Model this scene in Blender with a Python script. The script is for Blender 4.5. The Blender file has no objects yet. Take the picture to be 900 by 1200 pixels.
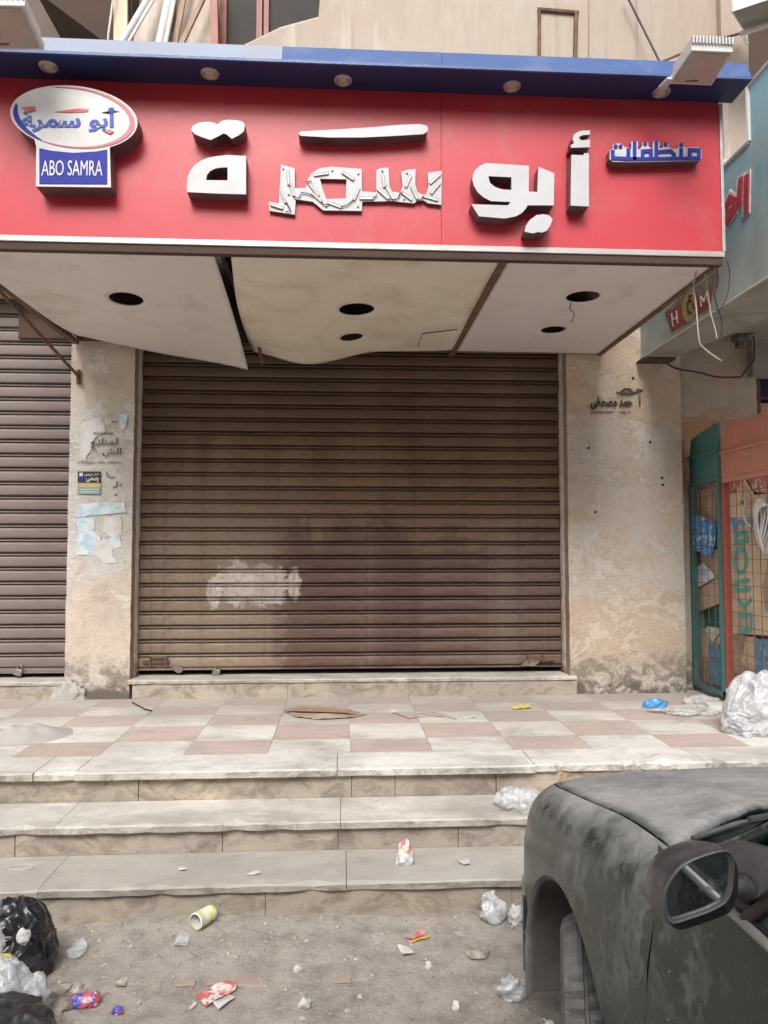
import bpy, bmesh, math, random
from mathutils import Vector, Matrix, noise
R = math.radians
random.seed(7)
sc = bpy.context.scene
C = sc.collection
# ---------------------------------------------------------------- camera
cam = bpy.data.objects.new('camera', bpy.data.cameras.new('camera')); C.objects.link(cam)
cam.location = (0, 0, 1.6); cam.rotation_euler = (R(93.0), 0, R(-3.19))
cam.data.sensor_fit = 'VERTICAL'; cam.data.sensor_height = 36; cam.data.lens = 25.8
cam.data.clip_start = .05; cam.data.clip_end = 500
sc.camera = cam
# ---------------------------------------------------------------- sky and sun (bright overcast)
W = bpy.data.worlds.new("World"); sc.world = W; W.use_nodes = True
nt = W.node_tree; bg = nt.nodes['Background']
sky = nt.nodes.new('ShaderNodeTexSky'); sky.sky_type = 'NISHITA'; sky.sun_disc = False
SUN_EL, SUN_AZ = R(44), R(190)
sky.sun_elevation = SUN_EL; sky.sun_rotation = SUN_AZ
sky.dust_density = 4.0; sky.air_density = 1.0; sky.ozone_density = .6
hs = nt.nodes.new('ShaderNodeHueSaturation'); hs.inputs['Saturation'].default_value = .28
nt.links.new(sky.outputs[0], hs.inputs['Color']); nt.links.new(hs.outputs[0], bg.inputs[0])
bg.inputs[1].default_value = .15
sun = bpy.data.objects.new('sun', bpy.data.lights.new('sun', 'SUN')); C.objects.link(sun)
sun.data.energy = 1.35; sun.data.angle = R(24); sun.data.color = (1, .975, .94)
sd = Vector((math.sin(SUN_AZ) * math.cos(SUN_EL), math.cos(SUN_AZ) * math.cos(SUN_EL), math.sin(SUN_EL)))
sun.rotation_euler = sd.to_track_quat('Z', 'Y').to_euler()
sc.view_settings.view_transform = 'Standard'; sc.view_settings.look = 'None'
sc.view_settings.exposure = .72; sc.view_settings.gamma = 1
# ---------------------------------------------------------------- survey: pixel of the 900x1200 photo -> point on a real plane
F = 860.; _py = R(-3.19); _px = R(3.0); H = 1.6
_r = (math.cos(_py), math.sin(_py), 0)
_f = (-math.sin(_py) * math.cos(_px), math.cos(_py) * math.cos(_px), math.sin(_px))
_u = (math.sin(_py) * math.sin(_px), -math.cos(_py) * math.sin(_px), math.cos(_px))
def ray(px, py):
    x = (px - 450) / F; y = -(py - 600) / F
    return [_r[i] * x + _u[i] * y + _f[i] for i in range(3)]
def onY(px, py, Y): d = ray(px, py); t = Y / d[1]; return Vector((d[0] * t, Y, H + d[2] * t))
def onZ(px, py, Z): d = ray(px, py); t = (Z - H) / d[2]; return Vector((d[0] * t, d[1] * t, Z))
def onX(px, py, X): d = ray(px, py); t = X / d[0]; return Vector((X, d[1] * t, H + d[2] * t))

# ---------------------------------------------------------------- materials
MATS = {}
class NB:
    def __init__(s, name):
        s.m = bpy.data.materials.new(name); s.m.use_nodes = True; s.t = s.m.node_tree; s.b = s.t.nodes['Principled BSDF']
        s.tc = s.n('ShaderNodeTexCoord'); MATS[name] = s.m
    def n(s, ty, **k):
        q = s.t.nodes.new(ty)
        for a, v in k.items(): setattr(q, a, v)
        return q
    def l(s, a, b): s.t.links.new(a, b)
    def map(s, sc_=(1, 1, 1), rot=(0, 0, 0)):
        m = s.n('ShaderNodeMapping'); m.inputs['Scale'].default_value = sc_; m.inputs['Rotation'].default_value = rot
        s.l(s.tc.outputs['Object'], m.inputs[0]); return m.outputs[0]
    def noise(s, scale, st=(1, 1, 1), det=8, rough=.6, dist=0):
        q = s.n('ShaderNodeTexNoise'); q.inputs['Scale'].default_value = scale; q.inputs['Detail'].default_value = det
        q.inputs['Roughness'].default_value = rough; q.inputs['Distortion'].default_value = dist
        s.l(s.map(st), q.inputs['Vector']); return q.outputs['Fac']
    def ramp(s, f, a, b, ca=0., cb=1.):
        q = s.n('ShaderNodeMapRange'); q.inputs[1].default_value = a; q.inputs[2].default_value = b
        q.inputs[3].default_value = ca; q.inputs[4].default_value = cb; s.l(f, q.inputs[0]); return q.outputs[0]
    def mix(s, f, a, b, mode='MIX'):
        q = s.n('ShaderNodeMix', data_type='RGBA', blend_type=mode)
        if isinstance(f, (int, float)): q.inputs[0].default_value = f
        else: s.l(f, q.inputs[0])
        for i, c in ((6, a), (7, b)):
            if isinstance(c, (tuple, list)): q.inputs[i].default_value = (*c, 1)
            else: s.l(c, q.inputs[i])
        return q.outputs[2]
    def math(s, op, a, b=0., c=None):
        q = s.n('ShaderNodeMath', operation=op)
        for i, v in enumerate((a, b) if c is None else (a, b, c)):
            if isinstance(v, (int, float)): q.inputs[i].default_value = v
            else: s.l(v, q.inputs[i])
        return q.outputs[0]
    def pos(s):
        q = s.n('ShaderNodeNewGeometry'); x = s.n('ShaderNodeSeparateXYZ'); s.l(q.outputs['Position'], x.inputs[0]); return x.outputs
    def nrm(s):
        q = s.n('ShaderNodeNewGeometry'); x = s.n('ShaderNodeSeparateXYZ'); s.l(q.outputs['Normal'], x.inputs[0]); return x.outputs
    def bump(s, f, st=.3, d=.01):
        q = s.n('ShaderNodeBump'); q.inputs['Strength'].default_value = st; q.inputs['Distance'].default_value = d
        s.l(f, q.inputs['Height']); s.l(q.outputs[0], s.b.inputs['Normal'])
    def out(s, col, rough=.8, metal=0., spec=None):
        if isinstance(col, (tuple, list)): s.b.inputs['Base Color'].default_value = (*col, 1)
        else: s.l(col, s.b.inputs['Base Color'])
        if isinstance(rough, (int, float)): s.b.inputs['Roughness'].default_value = rough
        else: s.l(rough, s.b.inputs['Roughness'])
        s.b.inputs['Metallic'].default_value = metal
        if spec is not None: s.b.inputs['Specular IOR Level'].default_value = spec
        return s.m
def simple(name, c1, c2=None, scale=6, rough=.7, metal=0., bump=.15, st=(1, 1, 1), dirt=None, da=.5, spec=None, lo=.35, hi=.65, bs=60, vary=0, rj=.12):
    k = NB(name); c2 = c2 or tuple(v * .75 for v in c1)
    col = k.mix(k.ramp(k.noise(scale, st), lo, hi), c1, c2)
    if vary:
        oi = k.n('ShaderNodeObjectInfo'); hv = k.n('ShaderNodeHueSaturation')
        k.l(k.ramp(oi.outputs['Random'], 0, 1, 1 - vary, 1 + vary), hv.inputs['Value']); k.l(col, hv.inputs['Color']); col = hv.outputs[0]
    if dirt:
        f = k.ramp(k.noise(2.7, (1, 1, 1), 10, .7, .4), .62 - da * .35, .82 - da * .25)
        col = k.mix(k.math('MULTIPLY', f, .85), col, dirt)
    fine = k.noise(bs, st, 6)
    rr = k.ramp(fine, .3, .7, max(.03, rough - rj), min(1, rough + rj))
    if bump: k.bump(fine, bump, .004)
    return k.out(col, rr, metal, spec)
DUST = (.34, .30, .26)
def plaster(name, base, base2, worn, zlo, zhi, foot=True):
    """old wall: paint above, worn lime between two heights, stained foot, chips"""
    k = NB(name); p = k.pos()
    n1 = k.noise(1.6, (1, 1, 1), 10, .65, .3); n2 = k.noise(7, (1, 1, 1.3), 12, .72, .5); n3 = k.noise(34, (1, 1, 1), 8, .72); nh = k.noise(3.6, (.8, 1, 1.7), 12, .74, .7)
    nv = k.noise(9, (1, 1, .16), 8, .65, .5); ns = k.noise(16, (.35, 1, 3.5), 8, .7, 1.2)
    col = k.mix(k.ramp(n1, .3, .7), base, base2)
    col = k.mix(k.ramp(n2, .42, .68, 0, .5), col, tuple(v * .74 for v in base2))
    col = k.mix(k.ramp(nv, .52, .70, 0, .35), col, tuple(v * .72 for v in base))
    zz = k.math('ADD', p[2], k.ramp(nh, .2, .8, -.3, .3))
    m = k.math('MULTIPLY', k.ramp(zz, zlo - .03, zlo + .03), k.ramp(zz, zhi + .03, zhi - .03))
    wf = k.math('MULTIPLY', m, k.ramp(nh, .40, .50, .12, 1.))
    wcol = k.mix(k.ramp(n3, .35, .7), worn, tuple(v * .80 for v in worn)); wcol = k.mix(k.ramp(n2, .45, .7, 0, .6), wcol, base2)
    col = k.mix(k.math('MULTIPLY', wf, .85), col, wcol)
    pe = k.noise(2.3, (1, 1, 1.4), 12, .76, .35); col = k.mix(k.math('MULTIPLY', k.ramp(pe, .54, .57), .42), col, tuple(min(.8, v * 1.1) for v in worn)); ed_ = k.math('MULTIPLY', k.ramp(pe, .53, .545), k.ramp(pe, .56, .547)); col = k.mix(k.math('MULTIPLY', ed_, .35), col, tuple(v * .45 for v in base2))
    smu = k.noise(4.2, (1, 1, .7), 10, .7, .4); col = k.mix(k.ramp(smu, .56, .72, 0, .4), col, tuple(v * .55 for v in base2))
    scr = k.math('MULTIPLY', k.ramp(ns, .66, .71), k.ramp(n1, .42, .58))
    col = k.mix(k.math('MULTIPLY', scr, .5), col, (.21, .16, .12))
    chip = k.math('MULTIPLY', k.ramp(n3, .655, .685), k.ramp(n2, .46, .56))
    col = k.mix(k.math('MULTIPLY', chip, .85), col, (.11, .075, .05))
    if foot:
        fz = k.math('ADD', p[2], k.ramp(n2, .2, .8, -.2, .2))
        col = k.mix(k.ramp(fz, .80, .62, 0, .9), col, k.mix(k.ramp(n2, .46, .56), (.25, .215, .18), k.mix(k.ramp(n3, .4, .6), (.62, .59, .54), (.42, .37, .32))))
        col = k.mix(k.ramp(fz, .56, .47, 0, .85), col, (.13, .11, .095))
    k.bump(k.math('ADD', k.math('MULTIPLY', n2, 1.4), k.math('MULTIPLY', n3, .5)), .75, .025)
    return k.out(col, .9, 0, .2)
plaster('plaster_right', (.66, .54, .42), (.60, .475, .365), (.67, .63, .575), 1.25, 2.68)
plaster('plaster_left', (.70, .62, .52), (.63, .525, .435), (.72, .71, .685), 1.45, 2.78)
plaster('plaster_far', (.58, .50, .43), (.54, .46, .39), (.60, .29, .15), 2.0, 2.74)
plaster('plaster_reveal', (.36, .24, .17), (.40, .28, .20), (.42, .32, .25), 1.2, 2.2, False)
plaster('plaster_white', (.62, .60, .57), (.58, .55, .51), (.5, .4, .3), -9, -8, False)
def balcony_mat():
    k = NB('balcony_plaster'); p = k.pos()
    a = k.noise(14, (1, 1, .22), 8, .7, .5); b = k.noise(2.2, (1, 1, .5), 8); s = k.noise(5, (1.4, 1, .08), 6, .6)
    col = k.mix(k.ramp(a, .3, .7), (.47, .42, .36), (.40, .355, .30))
    col = k.mix(k.ramp(b, .35, .7, 0, .6), col, (.44, .33, .27))
    col = k.mix(k.ramp(p[0], 1.2, 2.9, 0, .6), col, (.36, .285, .24))
    col = k.mix(k.ramp(s, .58, .68, 0, .6), col, (.64, .59, .53)); q = k.noise(8, (1.5, 1, .06), 6, .65); col = k.mix(k.ramp(q, .60, .72, 0, .55), col, (.30, .23, .19))
    k.bump(a, .6, .02); return k.out(col, .9, 0, .2)
balcony_mat()
def shutter_mat(name, main):
    k = NB(name); p = k.pos(); a = k.noise(3.2, (.4, 1, 2), 9, .65, .4); f = k.noise(24, (.6, 1, 2), 8, .7); fine = k.noise(90, (.25, 1, 1), 6)
    e = k.noise(7, (1, 1, 1), 8, .7, .6)
    if main:
        col = k.mix(k.ramp(a, .3, .7), (.10, .060, .038), (.165, .106, .070))
        wob = k.ramp(k.noise(3.1, (1, 1, 1), 11, .7, .8), .2, .8, -.42, .42)
        # reddish rubbed-clean zone, lower right
        band = k.math('MULTIPLY', k.ramp(k.math('ADD', p[2], wob), 2.55, 2.15), k.ramp(k.math('ADD', p[2], wob), 1.6, 1.85)); col = k.mix(k.math('MULTIPLY', band, .75), col, k.mix(k.ramp(f, .3, .7), (.255, .170, .105), (.19, .125, .078)))
        red = k.math('MULTIPLY', k.ramp(k.math('ADD', p[0], k.math('MULTIPLY', wob, .55)), -.54, -.48), k.ramp(k.math('ADD', p[2], wob), 1.86, 1.66))
        tan = k.math('MULTIPLY', k.ramp(k.math('ADD', p[0], wob), .35, -.9), k.ramp(k.math('ADD', p[2], wob), 2.5, 1.5))
        col = k.mix(k.math('MULTIPLY', tan, .85), col, k.mix(k.ramp(f, .3, .7), (.35, .275, .205), (.225, .165, .12)))
        col = k.mix(k.math('MULTIPLY', red, .92), col, k.mix(k.ramp(f, .3, .72), (.085, .045, .037), (.15, .092, .074)))
        up = k.ramp(k.math('ADD', p[2], wob), 2.05, 1.85)
        grey = k.math('MULTIPLY', up, k.ramp(a, .48, .66)); col = k.mix(k.math('MULTIPLY', grey, .45), col, (.25, .205, .17)); hz = k.noise(5, (1.2, 1, .35), 10, .72, .9); col = k.mix(k.ramp(hz, .54, .70, 0, .5), col, (.06, .036, .026)); col = k.mix(k.math('MULTIPLY', k.ramp(hz, .44, .34, 0, .35), up), col, (.32, .27, .22))
        # white paint patch
        for cx, cz, rx, rz in ((-.86, 1.34, .17, .20), (-.62, 1.32, .22, .17), (-.40, 1.33, .07, .13), (-1.03, 1.27, .07, .13)):
            dx = k.math('DIVIDE', k.math('SUBTRACT', p[0], cx), rx); dz = k.math('DIVIDE', k.math('SUBTRACT', p[2], cz), rz)
            r2 = k.math('ADD', k.math('MULTIPLY', dx, dx), k.math('MULTIPLY', dz, dz)); r2 = k.math('ADD', r2, k.ramp(e, .3, .7, -.95, .95))
            col = k.mix(k.math('MULTIPLY', k.ramp(r2, 1.05, .7), k.ramp(k.noise(30, (1.5, 1, .25), 8, .75, .6), .36, .55, .35, .9)), col, k.mix(k.ramp(f, .3, .7), (.66, .62, .57), (.44, .385, .33)))
        oi = k.n('ShaderNodeObjectInfo'); hv = k.n('ShaderNodeHueSaturation'); k.l(k.ramp(oi.outputs['Random'], 0, 1, .88, 1.12), hv.inputs['Value']); k.l(col, hv.inputs['Color']); col = hv.outputs[0]
    else:
        col = k.mix(k.ramp(a, .3, .7), (.165, .13, .118), (.22, .185, .168))
        col = k.mix(k.ramp(f, .45, .75, 0, .5), col, (.17, .12, .11))
    vs = k.noise(22, (1.6, 1, .09), 6, .7, .4); col = k.mix(k.ramp(vs, .60, .72, 0, .4), col, (.33, .27, .22)); col = k.mix(k.ramp(vs, .40, .30, 0, .35), col, (.06, .037, .028)); sc_ = k.ramp(k.noise(60, (.12, 1, 3), 4, .6, 1.5), .68, .73); col = k.mix(k.math('MULTIPLY', sc_, .35), col, (.5, .44, .39))
    spot = k.ramp(k.noise(130, (1, 1, 1), 3), .72, .76); col = k.mix(k.math('MULTIPLY', spot, .6), col, (.07, .04, .03))
    k.bump(fine, .12, .003); return k.out(col, k.ramp(f, .3, .7, .42, .68), 0, .35)
shutter_mat('shutter_brown', True); shutter_mat('shutter_grey', False)
def stone(name, c1, c2, vein, st, dustf, vary=.06):
    k = NB(name); p = k.pos(); a = k.noise(2.6, st, 10, .65, .35); b = k.noise(7, (st[0] * .8, st[1] * 1.5, st[2] * 1.5), 11, .72, .3); f = k.noise(55, (1, 1, 1), 8, .7); g = k.noise(2.0, (1, 1.4, 1), 9, .65, .5)
    col = k.mix(k.ramp(a, .35, .65), c1, c2); col = k.mix(k.ramp(b, .56, .68, 0, .55), col, vein)
    oi = k.n('ShaderNodeObjectInfo'); hv = k.n('ShaderNodeHueSaturation'); k.l(k.ramp(oi.outputs['Random'], 0, 1, 1 - vary, 1 + vary), hv.inputs['Value']); k.l(col, hv.inputs['Color']); col = hv.outputs[0]
    d = k.ramp(g, .68 - dustf * .4, .84 - dustf * .3)
    if name.startswith('tile'): d = k.math('MAXIMUM', d, k.ramp(k.math('ADD', p[1], k.ramp(g, 0, 1, -.9, .9)), 4.6, 5.5, 0, .93))
    col = k.mix(k.math('MULTIPLY', d, .8), col, (.36, .325, .285)); gm = k.noise(1.3, (1, 1.5, 1), 12, .72, .3); col = k.mix(k.ramp(gm, .46, .66, 0, .6), col, (.33, .30, .265)); wr = k.noise(48, (.5, 1, 1), 8, .8); col = k.mix(k.ramp(wr, .52, .70, 0, .35), col, (.30, .27, .235)); gr = k.noise(4.3, (1, 1.6, 1), 10, .72, .8); col = k.mix(k.ramp(gr, .57, .66, 0, .42), col, (.24, .21, .175)); sp = k.noise(26, (1, 1, 1), 9, .75, .3); col = k.mix(k.ramp(sp, .60, .68, 0, .5), col, (.22, .19, .155))
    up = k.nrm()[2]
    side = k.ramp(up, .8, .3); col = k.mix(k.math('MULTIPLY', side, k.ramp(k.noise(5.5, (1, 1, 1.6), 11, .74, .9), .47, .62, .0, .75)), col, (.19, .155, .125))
    pit = k.math('MULTIPLY', k.ramp(f, .66, .70), k.ramp(g, .45, .6)); col = k.mix(k.math('MULTIPLY', pit, .7), col, (.14, .11, .09))
    k.bump(k.math('ADD', k.math('MULTIPLY', b, .4), f), .5, .008); return k.out(col, .72, 0, .3)
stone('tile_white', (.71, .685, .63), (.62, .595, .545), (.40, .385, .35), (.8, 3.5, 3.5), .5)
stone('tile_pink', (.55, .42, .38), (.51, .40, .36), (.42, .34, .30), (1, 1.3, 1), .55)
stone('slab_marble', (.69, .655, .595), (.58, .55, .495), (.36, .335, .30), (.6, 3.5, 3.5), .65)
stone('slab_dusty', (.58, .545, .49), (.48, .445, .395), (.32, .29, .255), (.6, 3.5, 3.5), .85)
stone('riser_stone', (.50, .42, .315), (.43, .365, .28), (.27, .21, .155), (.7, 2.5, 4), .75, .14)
def ground_mat():
    k = NB('dirt'); a = k.noise(1.1, (1, 1, 1), 10, .65, .3); b = k.noise(8, (1, 1, 1), 10, .7); f = k.noise(70, (1, 1, 1), 8, .75); v = k.n('ShaderNodeTexVoronoi'); v.inputs['Scale'].default_value = 95; k.l(k.map(), v.inputs['Vector'])
    col = k.mix(k.ramp(a, .35, .65), (.61, .55, .48), (.52, .465, .405)); col = k.mix(k.ramp(b, .42, .7, 0, .8), col, (.24, .20, .17))
    col = k.mix(k.ramp(f, .5, .8, 0, .7), col, (.46, .42, .38)); col = k.mix(k.math('MULTIPLY', k.ramp(v.outputs['Distance'], .25, .12), k.ramp(b, .45, .6)), col, (.40, .35, .30))
    cr = k.n('ShaderNodeTexVoronoi', feature='DISTANCE_TO_EDGE'); cr.inputs['Scale'].default_value = 3.2; k.l(k.map((1, 1.5, 1)), cr.inputs['Vector']); ck = k.math('MULTIPLY', k.ramp(cr.outputs['Distance'], .012, .004), k.ramp(a, .5, .58)); col = k.mix(k.math('MULTIPLY', ck, .6), col, (.26, .225, .19)); w_ = k.noise(3.4, (1, 1, 1), 11, .74, 1.0); col = k.mix(k.ramp(w_, .57, .68, 0, .4), col, (.32, .275, .235)); col = k.mix(k.ramp(w_, .46, .32, 0, .7), col, (.64, .585, .52))
    k.bump(k.math('ADD', f, k.math('MULTIPLY', b, 1.5)), .9, .02); return k.out(col, .95, 0, .15)
ground_mat()
def car_mat():
    k = NB('car_paint'); p = k.pos(); a = k.noise(5, (1, 1, 1), 10, .62, .25); b = k.noise(17, (1, .6, 1), 9, .65, .8); f = k.noise(60, (1, 1, 1), 8, .7); g = k.noise(2.1, (1, 1, .5), 8, .6, .6)
    up = k.nrm()[2]
    dust = k.math('ADD', k.math('MULTIPLY', k.math('POWER', k.ramp(up, .1, .97), 1.7), .66), k.ramp(a, .34, .68, -.08, .28))
    b2 = k.noise(10, (1, 1.1, 1), 11, .62, .5)
    blot = k.ramp(b2, .50, .58); dust = k.math('SUBTRACT', dust, k.math('MULTIPLY', k.math('MULTIPLY', blot, k.ramp(p[2], .45, .75)), k.ramp(up, .93, .3, .03, .26)))
    wv = k.noise(19, (1, 1, 1.2), 9, .66, .9); dust = k.math('ADD', dust, k.ramp(wv, .40, .62, -.10, .10))
    dust = k.math('ADD', dust, k.ramp(f, .3, .75, -.08, .12)); dust = k.math('ADD', dust, k.ramp(g, .5, .7, 0, .14))
    dust = k.ramp(dust, .06, 1, .0, 1.)
    col = k.mix(dust, (.014, .025, .023), (.36, .35, .335))
    sc1 = k.noise(9, (.5, 6, 9), 3, .5, .4); scr = k.math('MULTIPLY', k.ramp(sc1, .735, .745), k.ramp(g, .45, .55)); col = k.mix(k.math('MULTIPLY', scr, .7), col, (.5, .48, .45))
    k.b.inputs['Coat Weight'].default_value = 0
    k.bump(f, .15, .004); return k.out(col, k.ramp(dust, 0, .8, .26, .78), 0, .4)
car_mat()
simple('red_acrylic', (.53, .038, .056), (.49, .034, .048), 1.2, .40, bump=.03, dirt=(.46, .10, .10), da=.3, rj=.05)
simple('blue_sheet', (.045, .10, .27), (.04, .085, .24), 2, .45, bump=.05, dirt=(.14, .19, .30), da=.35)
simple('blue_pale', (.28, .32, .41), (.25, .285, .37), 2, .45, bump=.05, dirt=(.27, .28, .31), da=.5)  # paler blue of the left fascia panel
simple('navy_soffit', (.02, .035, .12), (.018, .03, .10), 3, .45, bump=.03)  # darker copy of the fascia blue, underside shade put into the colour
simple('aluminium', (.52, .505, .49), (.42, .40, .39), 9, .45, .5, .1, (.3, 1, 3), dirt=(.4, .33, .28), da=.4)
simple('letter_face', (.52, .52, .535), (.47, .47, .485), 3, .35, bump=.03, dirt=(.42, .40, .39), da=.4)
simple('letter_side', (.09, .05, .055), (.14, .10, .10), 8, .45, bump=.05)
simple('white_plastic', (.62, .615, .60), (.55, .54, .52), 5, .5, bump=.05, dirt=(.5, .46, .42), da=.4)
simple('logo_blue', (.035, .045, .33), (.03, .038, .28), 3, .6, bump=0, spec=.2)
simple('logo_red_sheen', (.50, .15, .19), (.46, .12, .16), 3, .5, bump=0)  # red of the ring paled to pink, a reflection put into the colour
simple('logo_blue_bright', (.10, .16, .50), (.08, .13, .45), 3, .6, bump=0, spec=.2)
simple('logo_red', (.55, .05, .07), (.48, .04, .06), 3, .3, bump=.02)
simple('soffit_pink', (.72, .64, .625), (.68, .60, .58), 1.2, .55, bump=.04, dirt=(.5, .42, .38), da=.2)
simple('soffit_cream', (.75, .68, .575), (.70, .62, .505), 2, .6, bump=.05, dirt=(.50, .41, .30), da=.4)
simple('soffit_grey', (.72, .67, .62), (.68, .625, .58), 1.2, .5, bump=.04, dirt=(.48, .40, .33), da=.3)
simple('plate_white', (.60, .60, .62), None, 10, .4, bump=0)
simple('led_grey', (.30, .29, .28), (.22, .21, .20), 20, .5)
simple('rusty_steel', (.11, .065, .045), (.20, .11, .07), 14, .8, .2, .4)
simple('dark_void', (.012, .010, .009), None, 3, .95, bump=0)  # near-black for unlit openings, their shade put into the colour
simple('dark_room', (.05, .038, .03), None, 3, .9, bump=.1)
simple('brown_wall', (.155, .12, .10), (.125, .095, .08), 2, .9, bump=.2)
simple('brown_dark', (.075, .045, .032), None, 2, .9, bump=.2)
simple('board_cream', (.60, .49, .36), (.52, .41, .29), 4, .7, bump=.2, st=(6, 6, .5))
simple('board_pale', (.58, .52, .45), (.48, .41, .34), 4, .75, bump=.2, st=(6, 6, .5), dirt=(.4, .32, .25), da=.6)
simple('lath_wood', (.36, .25, .17), (.26, .17, .11), 6, .75, bump=.3, st=(8, 8, .5))
simple('red_wood', (.30, .085, .06), (.22, .06, .045), 6, .5, bump=.2, st=(8, 8, .5))
simple('window_glass_dark', (.03, .027, .024), (.042, .036, .03), 3, .5, bump=.0, rj=.04, spec=.12)
simple('concrete_grey', (.33, .315, .28), (.26, .245, .215), 3, .85, bump=.4, dirt=(.15, .14, .12), da=.5)
simple('concrete_light', (.56, .54, .50), (.48, .46, .42), 3, .85, bump=.3, dirt=(.3, .28, .25), da=.5)
simple('cement_mound', (.44, .41, .38), (.37, .34, .31), 8, .9, bump=.4)
def sign_blue():
    k = NB('neighbour_sign_paint'); a = k.noise(1.6, (1, 1, .7), 8, .6, .8); b = k.noise(7, (1, 1, 1), 9, .7)
    p = k.pos(); col = k.mix(k.ramp(k.math('ADD', p[2], k.ramp(a, 0, 1, -.35, .35)), 3.35, 3.7), (.37, .40, .38), (.24, .44, .52))
    col = k.mix(k.ramp(a, .48, .62, 0, .75), col, (.46, .50, .49)); col = k.mix(k.ramp(b, .58, .75, 0, .5), col, (.27, .26, .23))
    k.bump(b, .2, .006); return k.out(col, .6)
sign_blue()
simple('sticker_red', (.36, .07, .055), (.30, .06, .05), 12, .6, dirt=(.2, .13, .1), da=.5)
simple('sticker_yellow', (.50, .38, .10), (.42, .31, .09), 12, .6, dirt=(.2, .16, .1), da=.5)
simple('sticker_torn', (.30, .24, .19), (.18, .13, .10), 22, .8)
simple('black_ink', (.03, .028, .026), (.06, .05, .045), 40, .7)
simple('faded_ink', (.09, .085, .075), (.20, .17, .14), 60, .8)
simple('print_white', (.72, .70, .66), None, 10, .6, bump=0)
simple('print_yellow', (.6, .47, .2), None, 10, .6, bump=0)
simple('print_green', (.22, .36, .32), None, 10, .6, bump=0)
simple('poster_blue', (.40, .60, .70), (.70, .72, .72), 13, .8, lo=.42, hi=.55, bump=.2)
simple('poster_white', (.72, .71, .69), (.58, .55, .51), 10, .85, bump=.3)
simple('teal_paint', (.045, .175, .165), (.06, .20, .19), 4, .55, dirt=(.12, .16, .14), da=.5)
simple('salmon_paint', (.60, .235, .18), (.52, .20, .155), 4, .55, dirt=(.42, .25, .2), da=.4)
simple('red_wire', (.50, .09, .07), (.36, .1, .07), 20, .6)
simple('rust_wire', (.20, .12, .08), (.13, .08, .06), 30, .7)
simple('cardboard', (.60, .46, .33), (.52, .39, .27), 4, .85, bump=.1, dirt=(.34, .25, .18), da=.4, vary=.18)
simple('cardboard_stained', (.48, .37, .27), (.36, .27, .20), 9, .9, bump=.2, dirt=(.16, .12, .09), da=.6)
simple('rust_stain', (.30, .15, .07), (.42, .31, .21), 40, .9, bump=.3)
simple('brick_red', (.34, .20, .155), (.36, .30, .255), 22, .9, bump=.4, dirt=(.3, .26, .22), da=.9)
simple('cardboard_teal', (.06, .42, .36), (.09, .40, .35), 8, .8)
simple('cardboard_blue', (.09, .28, .52), (.12, .33, .55), 8, .6)
simple('packet_blue', (.05, .24, .55), (.10, .33, .62), 10, .4, bump=.3, bs=18)
simple('cable_white', (.66, .65, .64), None, 10, .5, bump=0)
simple('cable_dark', (.03, .028, .026), None, 10, .6, bump=0)
simple('cable_pale', (.45, .40, .34), None, 10, .6, bump=0)
simple('black_plastic', (.022, .022, .024), (.04, .04, .04), 9, .4, bump=.1, dirt=(.16, .15, .14), da=.5)
simple('car_trim', (.024, .024, .026), (.05, .049, .048), 9, .38, bump=.1, dirt=(.10, .098, .095), da=.5)
simple('rubber', (.07, .068, .065), (.13, .125, .12), 12, .8, bump=.3, dirt=(.17, .16, .145), da=.4)
simple('liner', (.10, .095, .09), (.16, .15, .14), 6, .85, bump=.2, dirt=(.25, .23, .21), da=.4)
simple('chrome', (.40, .40, .395), (.30, .295, .29), 20, .5, .5, 0)
simple('car_glass', (.02, .03, .03), (.05, .06, .06), 5, .12, bump=0, dirt=(.12, .12, .115), da=.3, rj=.05)
simple('headlamp', (.5, .5, .5), None, 5, .1, bump=0)
simple('rim_metal', (.35, .35, .36), (.25, .25, .25), 9, .45, .6)
k = NB('mirror_glass'); sp = k.ramp(k.noise(40, (1, 1, 1), 6, .7), .5, .75, .02, .35); k.bump(k.noise(3), .02, .001); k.out(k.mix(k.ramp(k.noise(25), .55, .75, 0, .35), (.40, .44, .44), (.22, .22, .21)), sp, 1.)
simple('bag_black', (.010, .010, .012), (.016, .016, .019), 9, .24, bump=.5, bs=14, dirt=(.09, .085, .08), da=.35, rj=.1)
simple('padlock_metal', (.30, .30, .24), (.2, .17, .13), 30, .5, .6)
simple('foam', (.62, .61, .59), (.62, .60, .57), 12, .8)
simple('paper_white', (.62, .605, .58), (.50, .485, .46), 16, .8, bump=.3)
simple('paper_red', (.52, .12, .13), (.62, .35, .34), 30, .7)
simple('paper_yellow', (.72, .60, .16), None, 20, .6)
simple('orange_strip', (.80, .42, .10), None, 20, .5)
simple('bottle_green', (.20, .36, .08), (.28, .44, .14), 20, .3)
simple('stone_bits', (.44, .39, .34), (.20, .17, .14), 30, .9, vary=.35)
simple('grey_marble_side', (.46, .43, .38), (.36, .33, .29), 8, .85)
def clear_bag(name, col, a0, a1):
    k = NB(name); f = k.noise(16, (1, 1, 1), 8, .7, .8)
    k.bump(k.noise(22, (1, 1, 1), 4, .6, 1), .18, .006); k.out(col, .25, 0, .6)
    k.l(k.ramp(f, .35, .62, a0, a1), k.b.inputs['Alpha'])
clear_bag('plastic_clear', (.64, .65, .66), .18, .75); clear_bag('plastic_white', (.60, .605, .615), .45, .95); clear_bag('plastic_thin', (.75, .74, .72), .12, .6)
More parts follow.
